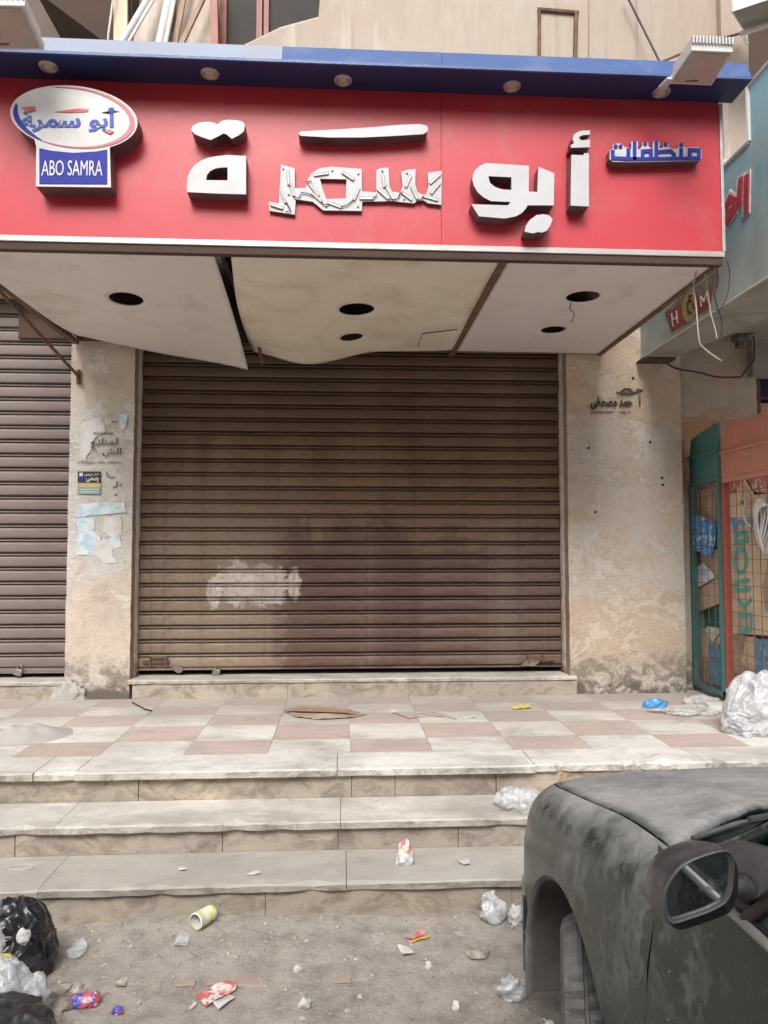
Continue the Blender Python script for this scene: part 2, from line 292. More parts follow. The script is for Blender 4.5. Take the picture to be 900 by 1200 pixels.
def cup_mat():
    k = NB('cup_print'); v = k.n('ShaderNodeTexVoronoi'); v.inputs['Scale'].default_value = 34; k.l(k.map(), v.inputs['Vector'])
    col = k.mix(k.ramp(k.noise(26), .45, .5), (.78, .76, .12), (.82, .80, .74)); col = k.mix(k.ramp(v.outputs['Distance'], .22, .18), col, (.10, .10, .25)); k.out(col, .5)
cup_mat()
def snack_mat(name, a, b, c, s=26):
    k = NB(name); col = k.mix(k.ramp(k.noise(s), .46, .5), a, b); col = k.mix(k.ramp(k.noise(s * 1.7, (1, 1, 1.4)), .56, .6), col, c); k.bump(k.noise(40), .4, .006); k.out(col, .3)
snack_mat('snack_print', (.75, .72, .68), (.62, .16, .20), (.75, .45, .10)); snack_mat('wrapper_print', (.07, .08, .42), (.62, .10, .12), (.60, .60, .62)); snack_mat('carton_print', (.60, .12, .14), (.72, .68, .62), (.68, .3, .28), 18)
snack_mat('carton_blue_print', (.06, .20, .36), (.09, .26, .42), (.42, .38, .32), 9); snack_mat('packet_print', (.05, .24, .55), (.10, .33, .62), (.72, .76, .8), 9)

# ---------------------------------------------------------------- mesh tools
class MB:
    def __init__(s): s.v = []; s.f = []; s.mi = []
    def quad(s, idx, mi=0): s.f.append(idx); s.mi.append(mi)
    def add(s, vs, fs, mi=0):
        o = len(s.v); s.v += [tuple(v) for v in vs]
        for f in fs: s.f.append([i + o for i in f]); s.mi.append(mi)
    def box(s, x0, x1, y0, y1, z0, z1, mi=0):
        s.add([(x0, y0, z0), (x1, y0, z0), (x1, y1, z0), (x0, y1, z0), (x0, y0, z1), (x1, y0, z1), (x1, y1, z1), (x0, y1, z1)],
              [(0, 3, 2, 1), (4, 5, 6, 7), (0, 1, 5, 4), (1, 2, 6, 5), (2, 3, 7, 6), (3, 0, 4, 7)], mi)
    def prism(s, pts, d, mi=0, side=None, hole=None):
        """extrude a planar outline (3D points) along vector d; optional hole outline"""
        d = Vector(d); bm = bmesh.new(); loops = [pts] + ([hole] if hole else [])
        es = []
        for L in loops:
            vs = [bm.verts.new(p) for p in L]
            es += [bm.edges.new((vs[i], vs[(i + 1) % len(vs)])) for i in range(len(vs))]
        bmesh.ops.triangle_fill(bm, use_beauty=True, edges=es)
        bm.verts.ensure_lookup_table(); bm.verts.index_update(); n = len(bm.verts)
        tri = [[v.index for v in f.verts] for f in bm.faces]; co = [v.co.copy() for v in bm.verts]; bm.free()
        s.add(co, tri, mi); s.add([c + d for c in co], [t[::-1] for t in tri], mi)
        o = 0
        for L in loops:
            m = len(L); s.add(list(L) + [Vector(p) + d for p in L], [(i, (i + 1) % m, m + (i + 1) % m, m + i) for i in range(m)], mi if side is None else side)
    def tube(s, path, r, seg=8, mi=0, cap=True):
        path = [Vector(p) for p in path]; o = len(s.v); n = len(path); up = None
        for i, p in enumerate(path):
            t = (path[min(i + 1, n - 1)] - path[max(i - 1, 0)]).normalized()
            if up is None: up = t.orthogonal().normalized()
            up = (up - t * up.dot(t)).normalized(); b = t.cross(up); rr = r[i] if isinstance(r, (list, tuple)) else r
            for k_ in range(seg):
                a = 2 * math.pi * k_ / seg; s.v.append(tuple(p + (up * math.cos(a) + b * math.sin(a)) * rr))
        for i in range(n - 1):
            for k_ in range(seg):
                a = o + i * seg + k_; b2 = o + i * seg + (k_ + 1) % seg; s.f.append([a, b2, b2 + seg, a + seg]); s.mi.append(mi)
        if cap:
            s.f.append([o + k_ for k_ in range(seg)][::-1]); s.mi.append(mi); s.f.append([o + (n - 1) * seg + k_ for k_ in range(seg)]); s.mi.append(mi)
    def lathe(s, prof, seg, M_=Matrix(), mi=0, rf=None):
        """prof: (r, h); axis is local X"""
        o = len(s.v); m = len(prof)
        for k_ in range(seg):
            a = 2 * math.pi * k_ / seg
            for j, (r, h) in enumerate(prof):
                q = r if rf is None else rf(k_, j, r); s.v.append(tuple(M_ @ Vector((h, q * math.cos(a), q * math.sin(a)))))
        for k_ in range(seg):
            for j in range(m - 1):
                a = o + k_ * m + j; b = o + ((k_ + 1) % seg) * m + j; s.f.append([a, b, b + 1, a + 1]); s.mi.append(mi)
    SK = [0]
    def stroke(s, pts, w, n, d, mi=0):
        """flat pen stroke: pts 3D in a plane with unit normal n, proud by d"""
        n = Vector(n)
        for i in range(len(pts) - 1):
            a, b = Vector(pts[i]), Vector(pts[i + 1]); t = (b - a)
            if t.length < 1e-6: continue
            t.normalize(); q = t.cross(n) * w / 2; e = t * w * .42; MB.SK[0] += 1; jj = .00035 * (MB.SK[0] % 9); dd = n * (d + jj)
            P = [a - e - q, b + e - q, b + e + q, a - e + q]
            s.add(P + [p + dd for p in P], [(0, 1, 2, 3), (7, 6, 5, 4), (0, 4, 5, 1), (1, 5, 6, 2), (2, 6, 7, 3), (3, 7, 4, 0)], mi)
    def mesh(s, name, mats, smooth=False):
        me = bpy.data.meshes.new(name); me.from_pydata(s.v, [], s.f)
        for m in (mats if isinstance(mats, (list, tuple)) else [mats]): me.materials.append(MATS[m])
        me.polygons.foreach_set('material_index', s.mi)
        bm = bmesh.new(); bm.from_mesh(me); bmesh.ops.recalc_face_normals(bm, faces=bm.faces); bm.to_mesh(me); bm.free()
        if smooth: me.shade_smooth() if hasattr(me, 'shade_smooth') else None
        me.update(); return me
    def build(s, name, mats, parent=None, smooth=False, bevel=0):
        o = bpy.data.objects.new(name, s.mesh(name, mats, smooth)); C.objects.link(o)
        if parent: attach(o, parent)
        if bevel:
            b = o.modifiers.new('bevel', 'BEVEL'); b.width = bevel; b.segments = 2; b.limit_method = 'ANGLE'
        return o
def attach(o, parent):
    o.parent = parent; o.matrix_parent_inverse = Matrix.Translation(-(Vector(parent.location))) if parent.type == 'EMPTY' else Matrix()
def tag(o, label=None, cat=None, group=None, kind=None):
    if label: o['label'] = label
    if cat: o['category'] = cat
    if group: o['group'] = group
    if kind: o['kind'] = kind
    return o
def thing(name, loc, label=None, cat=None, group=None, kind=None):
    o = bpy.data.objects.new(name, None); C.objects.link(o); o.location = loc; o.empty_display_size = .1
    return tag(o, label, cat, group, kind)
def bx(name, a, mat, parent=None, bevel=0):
    m = MB(); m.box(*a); return m.build(name, mat, parent, bevel=bevel)
def grid_hole(na, nb, A, B, fn, holes=(), thick=None, name='panel', mat='soffit_grey', parent=None, skip=None, warp=None):
    """surface fn(a,b) with round openings; border of an opening follows its circle"""
    V = {}; P = {}
    for i in range(na + 1):
        for j in range(nb + 1):
            P[i, j] = [A[0] + (A[1] - A[0]) * i / na, B[0] + (B[1] - B[0]) * j / nb]
            if warp: P[i, j] = list(warp(*P[i, j]))
    def inside(a, b): return any(((a - h[0]) ** 2 + (b - h[1]) ** 2) < h[2] ** 2 for h in holes)
    fs = []; cut = set()
    for i in range(na):
        for j in range(nb):
            q = [(i, j), (i + 1, j), (i + 1, j + 1), (i, j + 1)]; ca = sum(P[k_][0] for k_ in q) / 4; cb = sum(P[k_][1] for k_ in q) / 4
            if inside(ca, cb): cut.update(q)
            elif skip and skip(ca, cb): pass
            else: fs.append(q)
    used = set(k_ for q in fs for k_ in q)
    for k_ in used & cut:
        h = min(holes, key=lambda h: abs(math.hypot(P[k_][0] - h[0], P[k_][1] - h[1]) - h[2]))
        dx, dy = P[k_][0] - h[0], P[k_][1] - h[1]; L = math.hypot(dx, dy) or 1; P[k_] = [h[0] + dx / L * h[2], h[1] + dy / L * h[2]]
    m = MB(); idx = {}
    for k_ in sorted(used): idx[k_] = len(m.v); m.v.append(tuple(fn(*P[k_])))
    for q in fs: m.f.append([idx[k_] for k_ in q]); m.mi.append(0)
    o = m.build(name, mat, parent, smooth=True)
    if thick: s_ = o.modifiers.new('solid', 'SOLIDIFY'); s_.thickness = thick; s_.offset = 0
    return o
def text_mesh(body, place, w, h, mat, name, parent=None, off=0., extr=.001, keep=False):
    """lettering scaled to w x h and laid out by place(u, v, d) -> world"""
    c = bpy.data.curves.new('t', 'FONT'); c.body = body; c.size = 1; c.offset = off; c.extrude = .5; c.resolution_u = 3
    t = bpy.data.objects.new('t', c); me = bpy.data.meshes.new_from_object(t)
    xs = [v.co.x for v in me.vertices]; ys = [v.co.y for v in me.vertices]
    x0, x1, y0, y1 = min(xs), max(xs), min(ys), max(ys)
    # overlapping glyphs: each island of the mesh sits a hair further out
    bm = bmesh.new(); bm.from_mesh(me); seen = {}; k_ = 0; bm.verts.ensure_lookup_table()
    for v in bm.verts:
        if v.index in seen: continue
        st_ = [v]; seen[v.index] = k_
        while st_:
            q = st_.pop()
            for e in q.link_edges:
                o_ = e.other_vert(q)
                if o_.index not in seen: seen[o_.index] = k_; st_.append(o_)
        k_ += 1
    bm.free()
    isl = [seen[i] for i in range(len(me.vertices))]
    for v in me.vertices: v.co.z += .35 * (isl[v.index] % 7)
    for v in me.vertices: v.co = place((v.co.x - x0) / (x1 - x0) * w, (v.co.y - y0) / (y1 - y0) * h, (v.co.z + .5) * extr)
    me.materials.clear(); me.materials.append(MATS[mat]); me.name = name
    bpy.data.objects.remove(t)
    o = bpy.data.objects.new(name, me); C.objects.link(o)
    if parent: attach(o, parent)
    return o
def slab(name, x0, x1, y0, y1, z0, z1, mat, parent, jit=.003, chip=.004, seg=.07, rnd=.006):
    """stone slab whose front (low y) edge is worn and chipped"""
    n = max(3, int((x1 - x0) / seg)); m = MB(); sd_ = random.random() * 99
    for i in range(n + 1):
        x = x0 + (x1 - x0) * i / n; a = noise.noise((x * 7, sd_, 0)); b = noise.noise((x * 19, sd_, 5)); c = max(0, b - .1) * chip * 6
        yf = y0 + a * jit + c * .8
        m.v += [(x, y1, z0), (x, yf + .004, z0), (x, yf, z1 - rnd - c * .6), (x, yf + rnd + c, z1), (x, y1, z1)]
    for i in range(n):
        for j in range(5):
            a = i * 5 + j; b = i * 5 + (j + 1) % 5; m.f.append([a, b, b + 5, a + 5]); m.mi.append(0)
    m.f.append([0, 1, 2, 3, 4]); m.f.append([n * 5 + j for j in range(5)]); m.mi += [0, 0]
    return m.build(name, mat, parent)
def crumple(c, s, seed, amp=.35, fr=1.6, sub=4, flat=.0, folds=False, soft=False):
    bm = bmesh.new(); bmesh.ops.create_icosphere(bm, subdivisions=sub, radius=1)
    for v in bm.verts:
        p = v.co * fr + Vector((seed * 3.1, seed * 1.7, seed)); n1 = noise.noise(p); n2 = noise.noise(p * 2.3); n3 = noise.noise(p * 5)
        if folds: w = Vector((p.x * 2.4, p.y * 2.4, p.z * .7)); n2 = noise.noise(w); n3 = noise.noise(w * 2.1); n1 *= .6
        if soft: n2 = noise.noise(p * 1.9 + Vector((n1, n1, 0))); n3 = noise.noise(p * 3.6) * .55 + .11
        r = 1 + amp * (n1 + (.5 - abs(n2) * 1.6) * .5 + (abs(n3) - .25) * .35)
        q = v.co * r; q.z = max(q.z, -.45 + flat)
        v.co = Vector((c[0] + q.x * s[0], c[1] + q.y * s[1], c[2] + (q.z + .45 - flat) * s[2]))
    m = MB(); bm.verts.index_update(); m.v = [tuple(v.co) for v in bm.verts]
    for f in bm.faces: m.f.append([v.index for v in f.verts]); m.mi.append(0)
    bm.free(); return m
def sheet(poly, z, amp, seed, n=10):
    """a scrap of film or paper lying on a surface: outline polygon filled and rumpled"""
    bm = bmesh.new(); vs = [bm.verts.new((p[0], p[1], 0)) for p in poly]; bm.faces.new(vs)
    for _ in range(3): bmesh.ops.subdivide_edges(bm, edges=bm.edges[:], cuts=1, use_grid_fill=True); 
    bmesh.ops.triangulate(bm, faces=bm.faces[:])
    for v in bm.verts: v.co.z = z + .003 + amp * max(0, .4 + noise.noise(Vector((v.co.x * 22, v.co.y * 22, seed))))
    m = MB(); bm.verts.index_update(); m.v = [tuple(v.co) for v in bm.verts]
    for f in bm.faces: m.f.append([v.index for v in f.verts]); m.mi.append(0)
    bm.free(); return m

# ================================================================ GROUND
def gh(x, y):
    h = .012 * noise.noise(Vector((x * 1.7, y * 1.7, 3))) + .009 * noise.noise(Vector((x * 7, y * 7, 1))) + .006 * noise.noise(Vector((x * 19, y * 19, 8)))
    w = max(0, min(1, (6 - abs(x)) / 2)) * max(0, min(1, (y + 1) / 1))
    e = 2.83 + .03 * noise.noise(Vector((x * 3, 0, 0))); sx = max(0, min(1, (x + 1.0) / .12)) * max(0, min(1, (.22 - x) / .25))
    h += .020 * max(0, min(1, (y - e) / .02)) * sx
    h += .035 * max(0, min(1, (x - .1) / .7)) * max(0, min(1, (y - 2.7) / .5))
    return h * w
def axis(a, b, d, far):
    L = [-far, -far / 3, -far / 9, a - 3]; n = int((b - a) / d); L += [a + (b - a) * i / n for i in range(n + 1)]; return L + [b + 3, far / 9, far / 3, far]
xs = axis(-2.2, 2.2, .03, 220); ys = axis(2.0, 3.5, .022, 220)
m = MB(); nx, ny = len(xs), len(ys)
for y in ys:
    for x in xs: m.v.append((x, y, gh(x, y)))
for j in range(ny - 1):
    for i in range(nx - 1): a = j * nx + i; m.f.append([a, a + 1, a + nx + 1, a + nx]); m.mi.append(0)
gr_ = tag(m.build('ground', 'dirt', smooth=True), kind='structure')
for i in range(9):
    x = -.92 + i * .115 + random.uniform(-.01, .01); y = 2.815 + random.uniform(-.008, .008); w = random.uniform(.035, .05); b_ = MB()
    b_.v = [(x - w, y, .0), (x + w, y + .004, .0), (x + w, y + .05, .0), (x - w, y + .05, .0), (x - w * .95, y + .004, .006), (x + w * .9, y + .008, .004 + random.random() * .005), (x + w, y + .05, .012), (x - w, y + .05, .010)]
    b_.f = [[0, 3, 2, 1], [4, 5, 6, 7], [0, 1, 5, 4], [1, 2, 6, 5], [2, 3, 7, 6], [3, 0, 4, 7]]; b_.mi = [0] * 6; b_.build('brick', 'brick_red', gr_)

# ================================================================ STEPS AND PLATFORM
ZP, Z2, Z1 = .465, .305, .16
steps = thing('entrance_steps', (0, 3.3, 0), kind='structure')
def xsat(lst, py, z): return [onZ(p, py, z)[0] for p in lst]
def treads(xj, y0, y1, z, th, mat, jit=.003, chip=.004):
    for i in range(len(xj) - 1):
        dz = random.uniform(-.0015, .0015); dy = random.uniform(-.006, .006)
        slab('tread_slab', xj[i] + .0015, xj[i + 1] - .0015, y0 + dy, y1, z - th + dz, z + dz, mat, steps, jit, chip)
def risers(xj, y, z0, z1):
    for i in range(len(xj) - 1):
        dy = random.uniform(-.003, .003); g = .0015
        slab('riser_stone', xj[i] + g, xj[i + 1] - g, y + dy, y + .045, z0, z1, 'riser_stone', steps, .003, .003, .09, .003)
XL, XR = -3.6, 4.4
treads([XL, -2.5] + xsat([47, 406], 1040, Z1) + [1.35, 2.6, XR], 3.262, 3.62, Z1, .034, 'slab_dusty', .008, .014)
treads([XL, -2.4] + xsat([67, 399], 966, Z2) + [1.55, 2.8, XR], 3.588, 3.93, Z2, .036, 'slab_marble', .004, .010)
risers([XL, -2.3, -1.35] + xsat([310], 1060, .08) + [.75, 1.9, 3.1, XR], 3.292, -.05, Z1 - .0345)
risers([XL, -2.4] + xsat([22, 260, 396, 540], 985, .22) + [1.7, 2.9, XR], 3.622, Z1 - .02, Z2 - .0365)
risers([XL, -2.5] + xsat([159, 412, 465, 589], 925, .38) + [1.55, 2.4, 3.2, XR], 3.935, Z2 - .02, ZP - .0405)
bx('core', (XL, XR, 3.34, 5.7, -.05, .10), 'grey_marble_side', steps); bx('core', (XL, XR, 3.67, 5.7, .11, .255), 'grey_marble_side', steps); bx('core', (XL, XR, 3.985, 6.6, .256, .42), 'grey_marble_side', steps)
plat = thing('pavement', (0, 3.9, ZP), kind='structure')
jx = [XL, -2.4] + xsat([43, 90, 395], 903, ZP) + [1.02, 1.95, 2.9, XR]
for i in range(len(jx) - 1):
    rough = i >= 5; left = i in (1, 2)
    slab('edge_slab', jx[i] + .002, jx[i + 1] - .002, 3.895 + (.012 if rough else 0) + random.uniform(-.004, .004), 4.2, ZP - .04, ZP + random.uniform(-.001, .001), 'tile_white', plat, .012 if rough else .004, .03 if rough else .008, .035 if rough else .07)
rows = [4.202, 4.505, 4.885, 5.21, 5.50, 5.80]; cols = [.045 + .4655 * i for i in range(-8, 10)]
tm = {}
for j in range(5):
    for i in range(len(cols) - 1):
        x0, x1 = cols[i] + .0012, cols[i + 1] - .0012; y0, y1 = rows[j] + .0012, rows[j + 1] - .0012
        dz = random.uniform(-.0012, .0012); m = MB(); m.box(x0, x1, y0, y1, ZP - .025, ZP - .001 + dz)
        m.build('tile', 'tile_pink' if (i - 8 + j) % 2 == 0 else 'tile_white', plat)
bx('mortar_bed', (XL, XR, 4.19, 6.6, .43, ZP - .006), 'cement_mound', plat)

def stain(pts, y, mat):
    P = []
    for i in range(len(pts)):
        a, b = pts[i], pts[(i + 1) % len(pts)]
        for k_ in range(5): t = k_ / 5; P.append((a[0] + (b[0] - a[0]) * t + random.uniform(-1, 1), a[1] + (b[1] - a[1]) * t + random.uniform(-1, 1)))
    m = MB(); m.prism([onY(*p, y) for p in P], (0, .002, 0)); m.build('stain', mat, steps)
stain([(659, 905), (670, 904), (664, 913), (660, 924), (653, 926), (656, 914)], 3.928, 'rust_stain')
# ================================================================ SHOP BUILDING
YF, YS = 5.785, 5.985
bld = thing('shop_building', (0, YF, ZP), 'old plastered shop building with tan pillars behind the red canopy sign', 'building')
def wallgrid(name, x0, x1, z0, z1, y, mat, thick=.5, amp=.006):
    m = MB(); nx_ = max(2, int((x1 - x0) / .06)); nz = max(2, int((z1 - z0) / .06))
    for j in range(nz + 1):
        for i in range(nx_ + 1):
            x = x0 + (x1 - x0) * i / nx_; z = z0 + (z1 - z0) * j / nz
            e = 0 if 0 < i < nx_ else .006 * noise.noise(Vector((z * 9, x0, 2)))
            m.v.append((x + e, y + amp * noise.noise(Vector((x * 4, z * 4, x0))), z))
    W_ = nx_ + 1
    for j in range(nz):
        for i in range(nx_): a = j * W_ + i; m.f.append([a, a + 1, a + W_ + 1, a + W_]); m.mi.append(0)
    # sides back to depth
    for col in (0, nx_):
        o = len(m.v)
        for j in range(nz + 1): v = m.v[j * W_ + col]; m.v.append((v[0], y + thick, v[2]))
        for j in range(nz): m.f.append([j * W_ + col, (j + 1) * W_ + col, o + j + 1, o + j]); m.mi.append(1)
    return m.build(name, [mat, 'plaster_reveal'], bld)
wallgrid('pillar', -2.12, -1.632, .42, 3.42, YF, 'plaster_left')
wallgrid('pillar', 1.80, 2.745, .42, 3.42, YF, 'plaster_right')
wallgrid('wall', 2.747, 3.47, .42, 3.75, YF + .145, 'plaster_far')
# rough plaster edge strips beside the main shutter
def edge_strip(x, w, sgn):
    m = MB(); n = 60
    for i in range(n + 1):
        z = .62 + 2.62 * i / n; a = w * (1 + .5 * noise.noise(Vector((z * 11, x, 0)))); d = .012 * noise.noise(Vector((z * 17, x, 4)))
        m.v += [(x, YF + .19, z), (x + sgn * a, YF + .165 + d, z), (x + sgn * a * .3, YF + .11, z), (x, YF + .10, z)]
    for i in range(n):
        for j in range(3): a = i * 4 + j; m.f.append([a, a + 1, a + 5, a + 4]); m.mi.append(0)
    m.build('door_jamb', 'plaster_left', bld, smooth=True)
edge_strip(-1.632, .014, 1); edge_strip(1.80, .016, -1)
bx('lintel', (-2.6, 3.385, YF + .16, 6.6, 3.30, 4.6), 'brown_dark', bld)
bx('lintel', (-4.2, -2.13, YF - .02, YF + .3, 3.665, 4.6), 'plaster_white', bld)
bx('lintel_soffit', (-4.2, -2.125, YF + .0, 6.5, 3.63, 3.664), 'plaster_left', bld)
bx('shutter_housing', (-4.2, -2.15, 6.08, 6.5, 3.50, 3.629), 'brown_dark', bld)
bx('floor_slab', (-4.2, 3.385, YF + .02, 6.7, 4.62, 4.8), 'concrete_grey', bld)
bx('interior_wall', (-4.2, 3.38, 6.62, 6.7, .3, 4.6), 'dark_void', bld)  # coloured near-black to stand in for darkness behind the shutter gap
bx('wall', (-4.2, -3.5, YF, 6.6, .42, 3.62), 'plaster_left', bld)
# upper floor
bx('upper_wall', (-4.2, -1.9, 6.45, 6.6, 4.8, 8.2), 'brown_wall', bld)
bx('upper_wall', (-1.93, -1.86, 5.95, 6.45, 4.8, 8.2), 'brown_wall', bld)
bx('upper_wall', (-1.86, 3.3, 5.95, 6.1, 4.8, 8.2), 'plaster_far', bld)
m = MB(); m.prism([onY(p[0], p[1], 5.75) for p in ((40, -12), (118, 46), (155, 46), (155, -60), (40, -60))], (0, .6, 0)); m.build('stair_underside', 'brown_dark', bld)
bx('roof', (-4.4, 3.4, 5.2, 12, 8.2, 8.4), 'concrete_grey', bld)
bx('side_wall', (-4.4, -4.2, 5.8, 12, -.1, 8.2), 'plaster_far', bld)
# window with red frame
win = MB()
wx0, wx1 = onY(258, 30, 5.9)[0], onY(420, 30, 5.9)[0]
for a, b in ((wx0, wx0 + .055), (wx0 + .30, wx0 + .345), (wx0 + .36, wx0 + .40), (wx1 - .05, wx1)): win.box(a, b, 5.87, 5.945, 4.9, 7.2)
win.box(wx0, wx1, 5.875, 5.94, 7.2, 7.26); win.box(wx0, wx1, 5.875, 5.94, 4.84, 4.9)
win.build('window', 'red_wood', bld); bx('pane', (wx0 + .04, wx1 - .03, 5.915, 5.93, 4.9, 7.2), 'window_glass_dark', bld)
# curved balcony parapet
pa = [(-1.02, 5.94), (-.80, 5.76), (-.5, 5.55), (-.1, 5.38), (.4, 5.26), (1.0, 5.2), (1.8, 5.2), (2.4, 5.24), (2.95, 5.33)]
cur = []
for i in range(len(pa) - 1):
    for t in (0, .25, .5, .75): cur.append((pa[i][0] + (pa[i + 1][0] - pa[i][0]) * t, pa[i][1] + (pa[i + 1][1] - pa[i][1]) * t))
cur.append(pa[-1]); m = MB(); n = len(cur); zt = lambda x: 5.66 + 1.4 * max(0, min(1, (x + .17) / .02))
for x, y in cur: m.v += [(x, y, 4.5), (x, y, zt(x)), (x, y + .035, zt(x) + .04), (x, y + .13, zt(x) + .04), (x, y + .13, 4.5)]
for i in range(n - 1):
    for j in range(4): a = i * 5 + j; m.f.append([a, a + 1, a + 6, a + 5]); m.mi.append(0)
m.f += [[0, 1, 2, 3, 4], [(n - 1) * 5 + j for j in range(5)]]; m.mi += [0, 0]
m.build('balcony_parapet', 'balcony_plaster', bld, smooth=False)
m = MB(); m.prism([Vector((x, y + .01, 4.44)) for x, y in cur] + [Vector((2.95, 5.94, 4.44))], (0, 0, .12)); m.build('balcony_floor', 'concrete_grey', bld)
# outlined patch and pipe lines on the parapet
def pyl(px, py): return onY(px, py, 5.19)
m = MB(); m.tube([pyl(632, 75), pyl(632, 12)], .012, 6); m.build('pipe', 'rusty_steel', bld); m = MB(); m.tube([pyl(630, 11), pyl(678, 15)], .016, 6); m.build('pipe', 'rusty_steel', bld)
m = MB(); m.tube([pyl(675, 14), pyl(674, 75)], .016, 6); m.build('pipe', 'rusty_steel', bld)
for a_, b_, q_ in (((690, -20), (690, 76), .004), ((746, -10), (748, 76), .003)): m = MB(); m.tube([pyl(*a_), pyl(*b_)], q_, 4); m.build('wall_crack', 'lath_wood', bld)
col = MB(); pc = onY(858, 60, 5.3)[0]
col.box(pc - .11, pc + .10, 5.25, 5.6, 4.3, 7); col.build('corner_column', 'balcony_plaster', bld)
col = MB(); col.box(pc + .1, pc + .9, 5.7, 5.9, 4.2, 7.5); col.build('recess_wall', 'brown_dark', bld)

# things stored above the canopy
def lean(name, label, cat, p0, p1, w, d, mat, Y0=5.55, Y1=5.72, **kw):
    a = onY(*p0, Y0); b = onY(*p1, Y1); t = (b - a); a = a - t * ((a.z - 4.80) / t.z); a = a; b = b + t * .9
    n = Vector((0, 1, 0)); q = t.normalized().cross(n).normalized() * w / 2; m = MB()
    m.prism([a - q, b - q, b + q, a + q], (0, d, 0)); o = m.build(name, mat); return tag(o, label, cat, **kw)
lean('wooden_board', 'narrow cream upright board left of the slanted white pipes above the canopy', 'board', (141, 43), (141, 0), .105, .03, 'board_cream', 5.62, 5.66)
lean('wooden_board', 'wide pale plywood panel standing beside the red window frame above the canopy', 'board', (229, 46), (229, 0), .30, .03, 'board_pale', 5.72, 5.78)
lean('wooden_board', 'grey brown board slanting behind the white pipes above the canopy', 'board', (172, 44), (186, 0), .19, .02, 'board_pale', 5.74, 5.80)
lean('wooden_lath', 'dark narrow lath touching the white pipe above the canopy', 'lath', (205, 46), (214, 0), .04, .025, 'lath_wood', 5.58, 5.64)
lean('wooden_lath', 'light brown slanted lath in front of the pale plywood panel', 'lath', (214, 46), (236, 0), .035, .03, 'lath_wood', 5.50, 5.6)
lean('wooden_post', 'red brown rough post beside the window above the canopy', 'post', (251, 48), (250, 0), .06, .05, 'red_wood', 5.6, 5.64)
for p0, p1, w, lb in (((147, 42), (172, 0), .022, 'strongly slanted white pipe above the canopy'), ((188, 44), (197, 0), .03, 'nearly upright white pipe above the canopy next to the dark lath')):
    a = onY(*p0, 5.48); b = onY(*p1, 5.6); t = b - a; a -= t * ((a.z - 4.8) / t.z); m = MB(); m.tube([a, b + t * .8], w, 10); m.tube([a + Vector((.045, .01, 0)), b + t * .7 + Vector((.04, .01, 0))], w * .6, 8); tag(m.build('pipe', 'white_plastic', smooth=True), lb, 'pipe')
m = MB(); m.tube([onY(126, 60, 5.6), onY(127, 40, 5.6), onY(130, 18, 5.6), onY(133, -6, 5.6), onY(134, -60, 5.7)], .008, 6); tag(m.build('cable', 'cable_white'), 'thin white cable hanging before the dark stair underside', 'cable')
m = MB(); m.tube([onY(733, -8, 5.15), onY(752, 30, 5.14), onY(773, 72, 5.1), onY(778, 90, 5.05)], .008, 6); tag(m.build('cable', 'cable_dark'), 'dark cable running down the balcony wall to the canopy', 'cable')
m = MB(); m.tube([onY(772, 74, 5.1), onY(810, 58, 5.12), onY(850, 44, 5.15), onY(872, 38, 5.18)], .009, 6); tag(m.build('cable', 'rusty_steel'), 'rusty wire rising right behind the right floodlight', 'cable')

# ================================================================ SHUTTERS
def shutter(x0, x1, zj, mat, label, zbot, ztop):
    t = thing('rolling_shutter', ((x0 + x1) / 2, YS, zbot), label, 'shutter', 'rolling shutters of the shops')
    pitch = .1117 if mat == 'shutter_brown' else .1131
    k0 = math.ceil((zbot - zj) / pitch); prof = [(.012, 0), (.006, .0015), (-.009, .004), (-.012, .012), (-.0135, .038), (-.013, .064), (-.011, .078), (.004, .0815), (.016, .0825), (.016, .0885), (-.002, .0895), (-.009, .092), (-.011, .0955), (-.009, .099), (-.002, .1015), (.012, .1025), (.018, .1040), (.018, .1128)]
    sc_ = pitch / .1136; m = MB(); nseg = 14
    for i in range(nseg + 1):
        x = x0 + (x1 - x0) * i / nseg
        for a, b in prof: m.v.append((x - (x0 + x1) / 2, a + .0028 * noise.noise(Vector((x * 2.3, b * 9, 0))), b * sc_))
    n = len(prof)
    for i in range(nseg):
        for j in range(n - 1): a = i * n + j; m.f.append([a, a + 1, a + n + 1, a + n]); m.mi.append(0)
    me = m.mesh('slat', mat, True)
    kk = k0
    while zj + kk * pitch < ztop:
        o = bpy.data.objects.new('slat', me); C.objects.link(o); o.parent = t
        o.location = (0, random.uniform(-.0015, .0015), zj + kk * pitch - zbot); o.rotation_euler = (R(random.uniform(-.8, .8)), R(random.uniform(-.02, .02)), 0); kk += 1
    zb = zj + k0 * pitch
    m = MB(); m.box(x0, x1, YS - .022, YS + .012, zbot + .004, zb - .002); m.box(x0, x1, YS - .035, YS + .02, zbot - .006, zbot + .003)
    b = m.build('bottom_rail', mat, t)
    for x in (x0 - .012, x1 - .005): bx('guide_rail', (x, x + .018, YS - .03, YS + .03, .60, ztop), 'rusty_steel', t)
    return t
sh = shutter(-1.625, 1.79, onY(250, 585.6, YS).z, 'shutter_brown', 'wide brown rolling shutter with a white paint patch under the red canopy', .660, 3.36)
sh2 = shutter(-3.5, -2.125, onY(40, 547.8, YS).z, 'shutter_grey', 'narrow greyish rolling shutter left of the poster covered pillar', .645, 3.52)
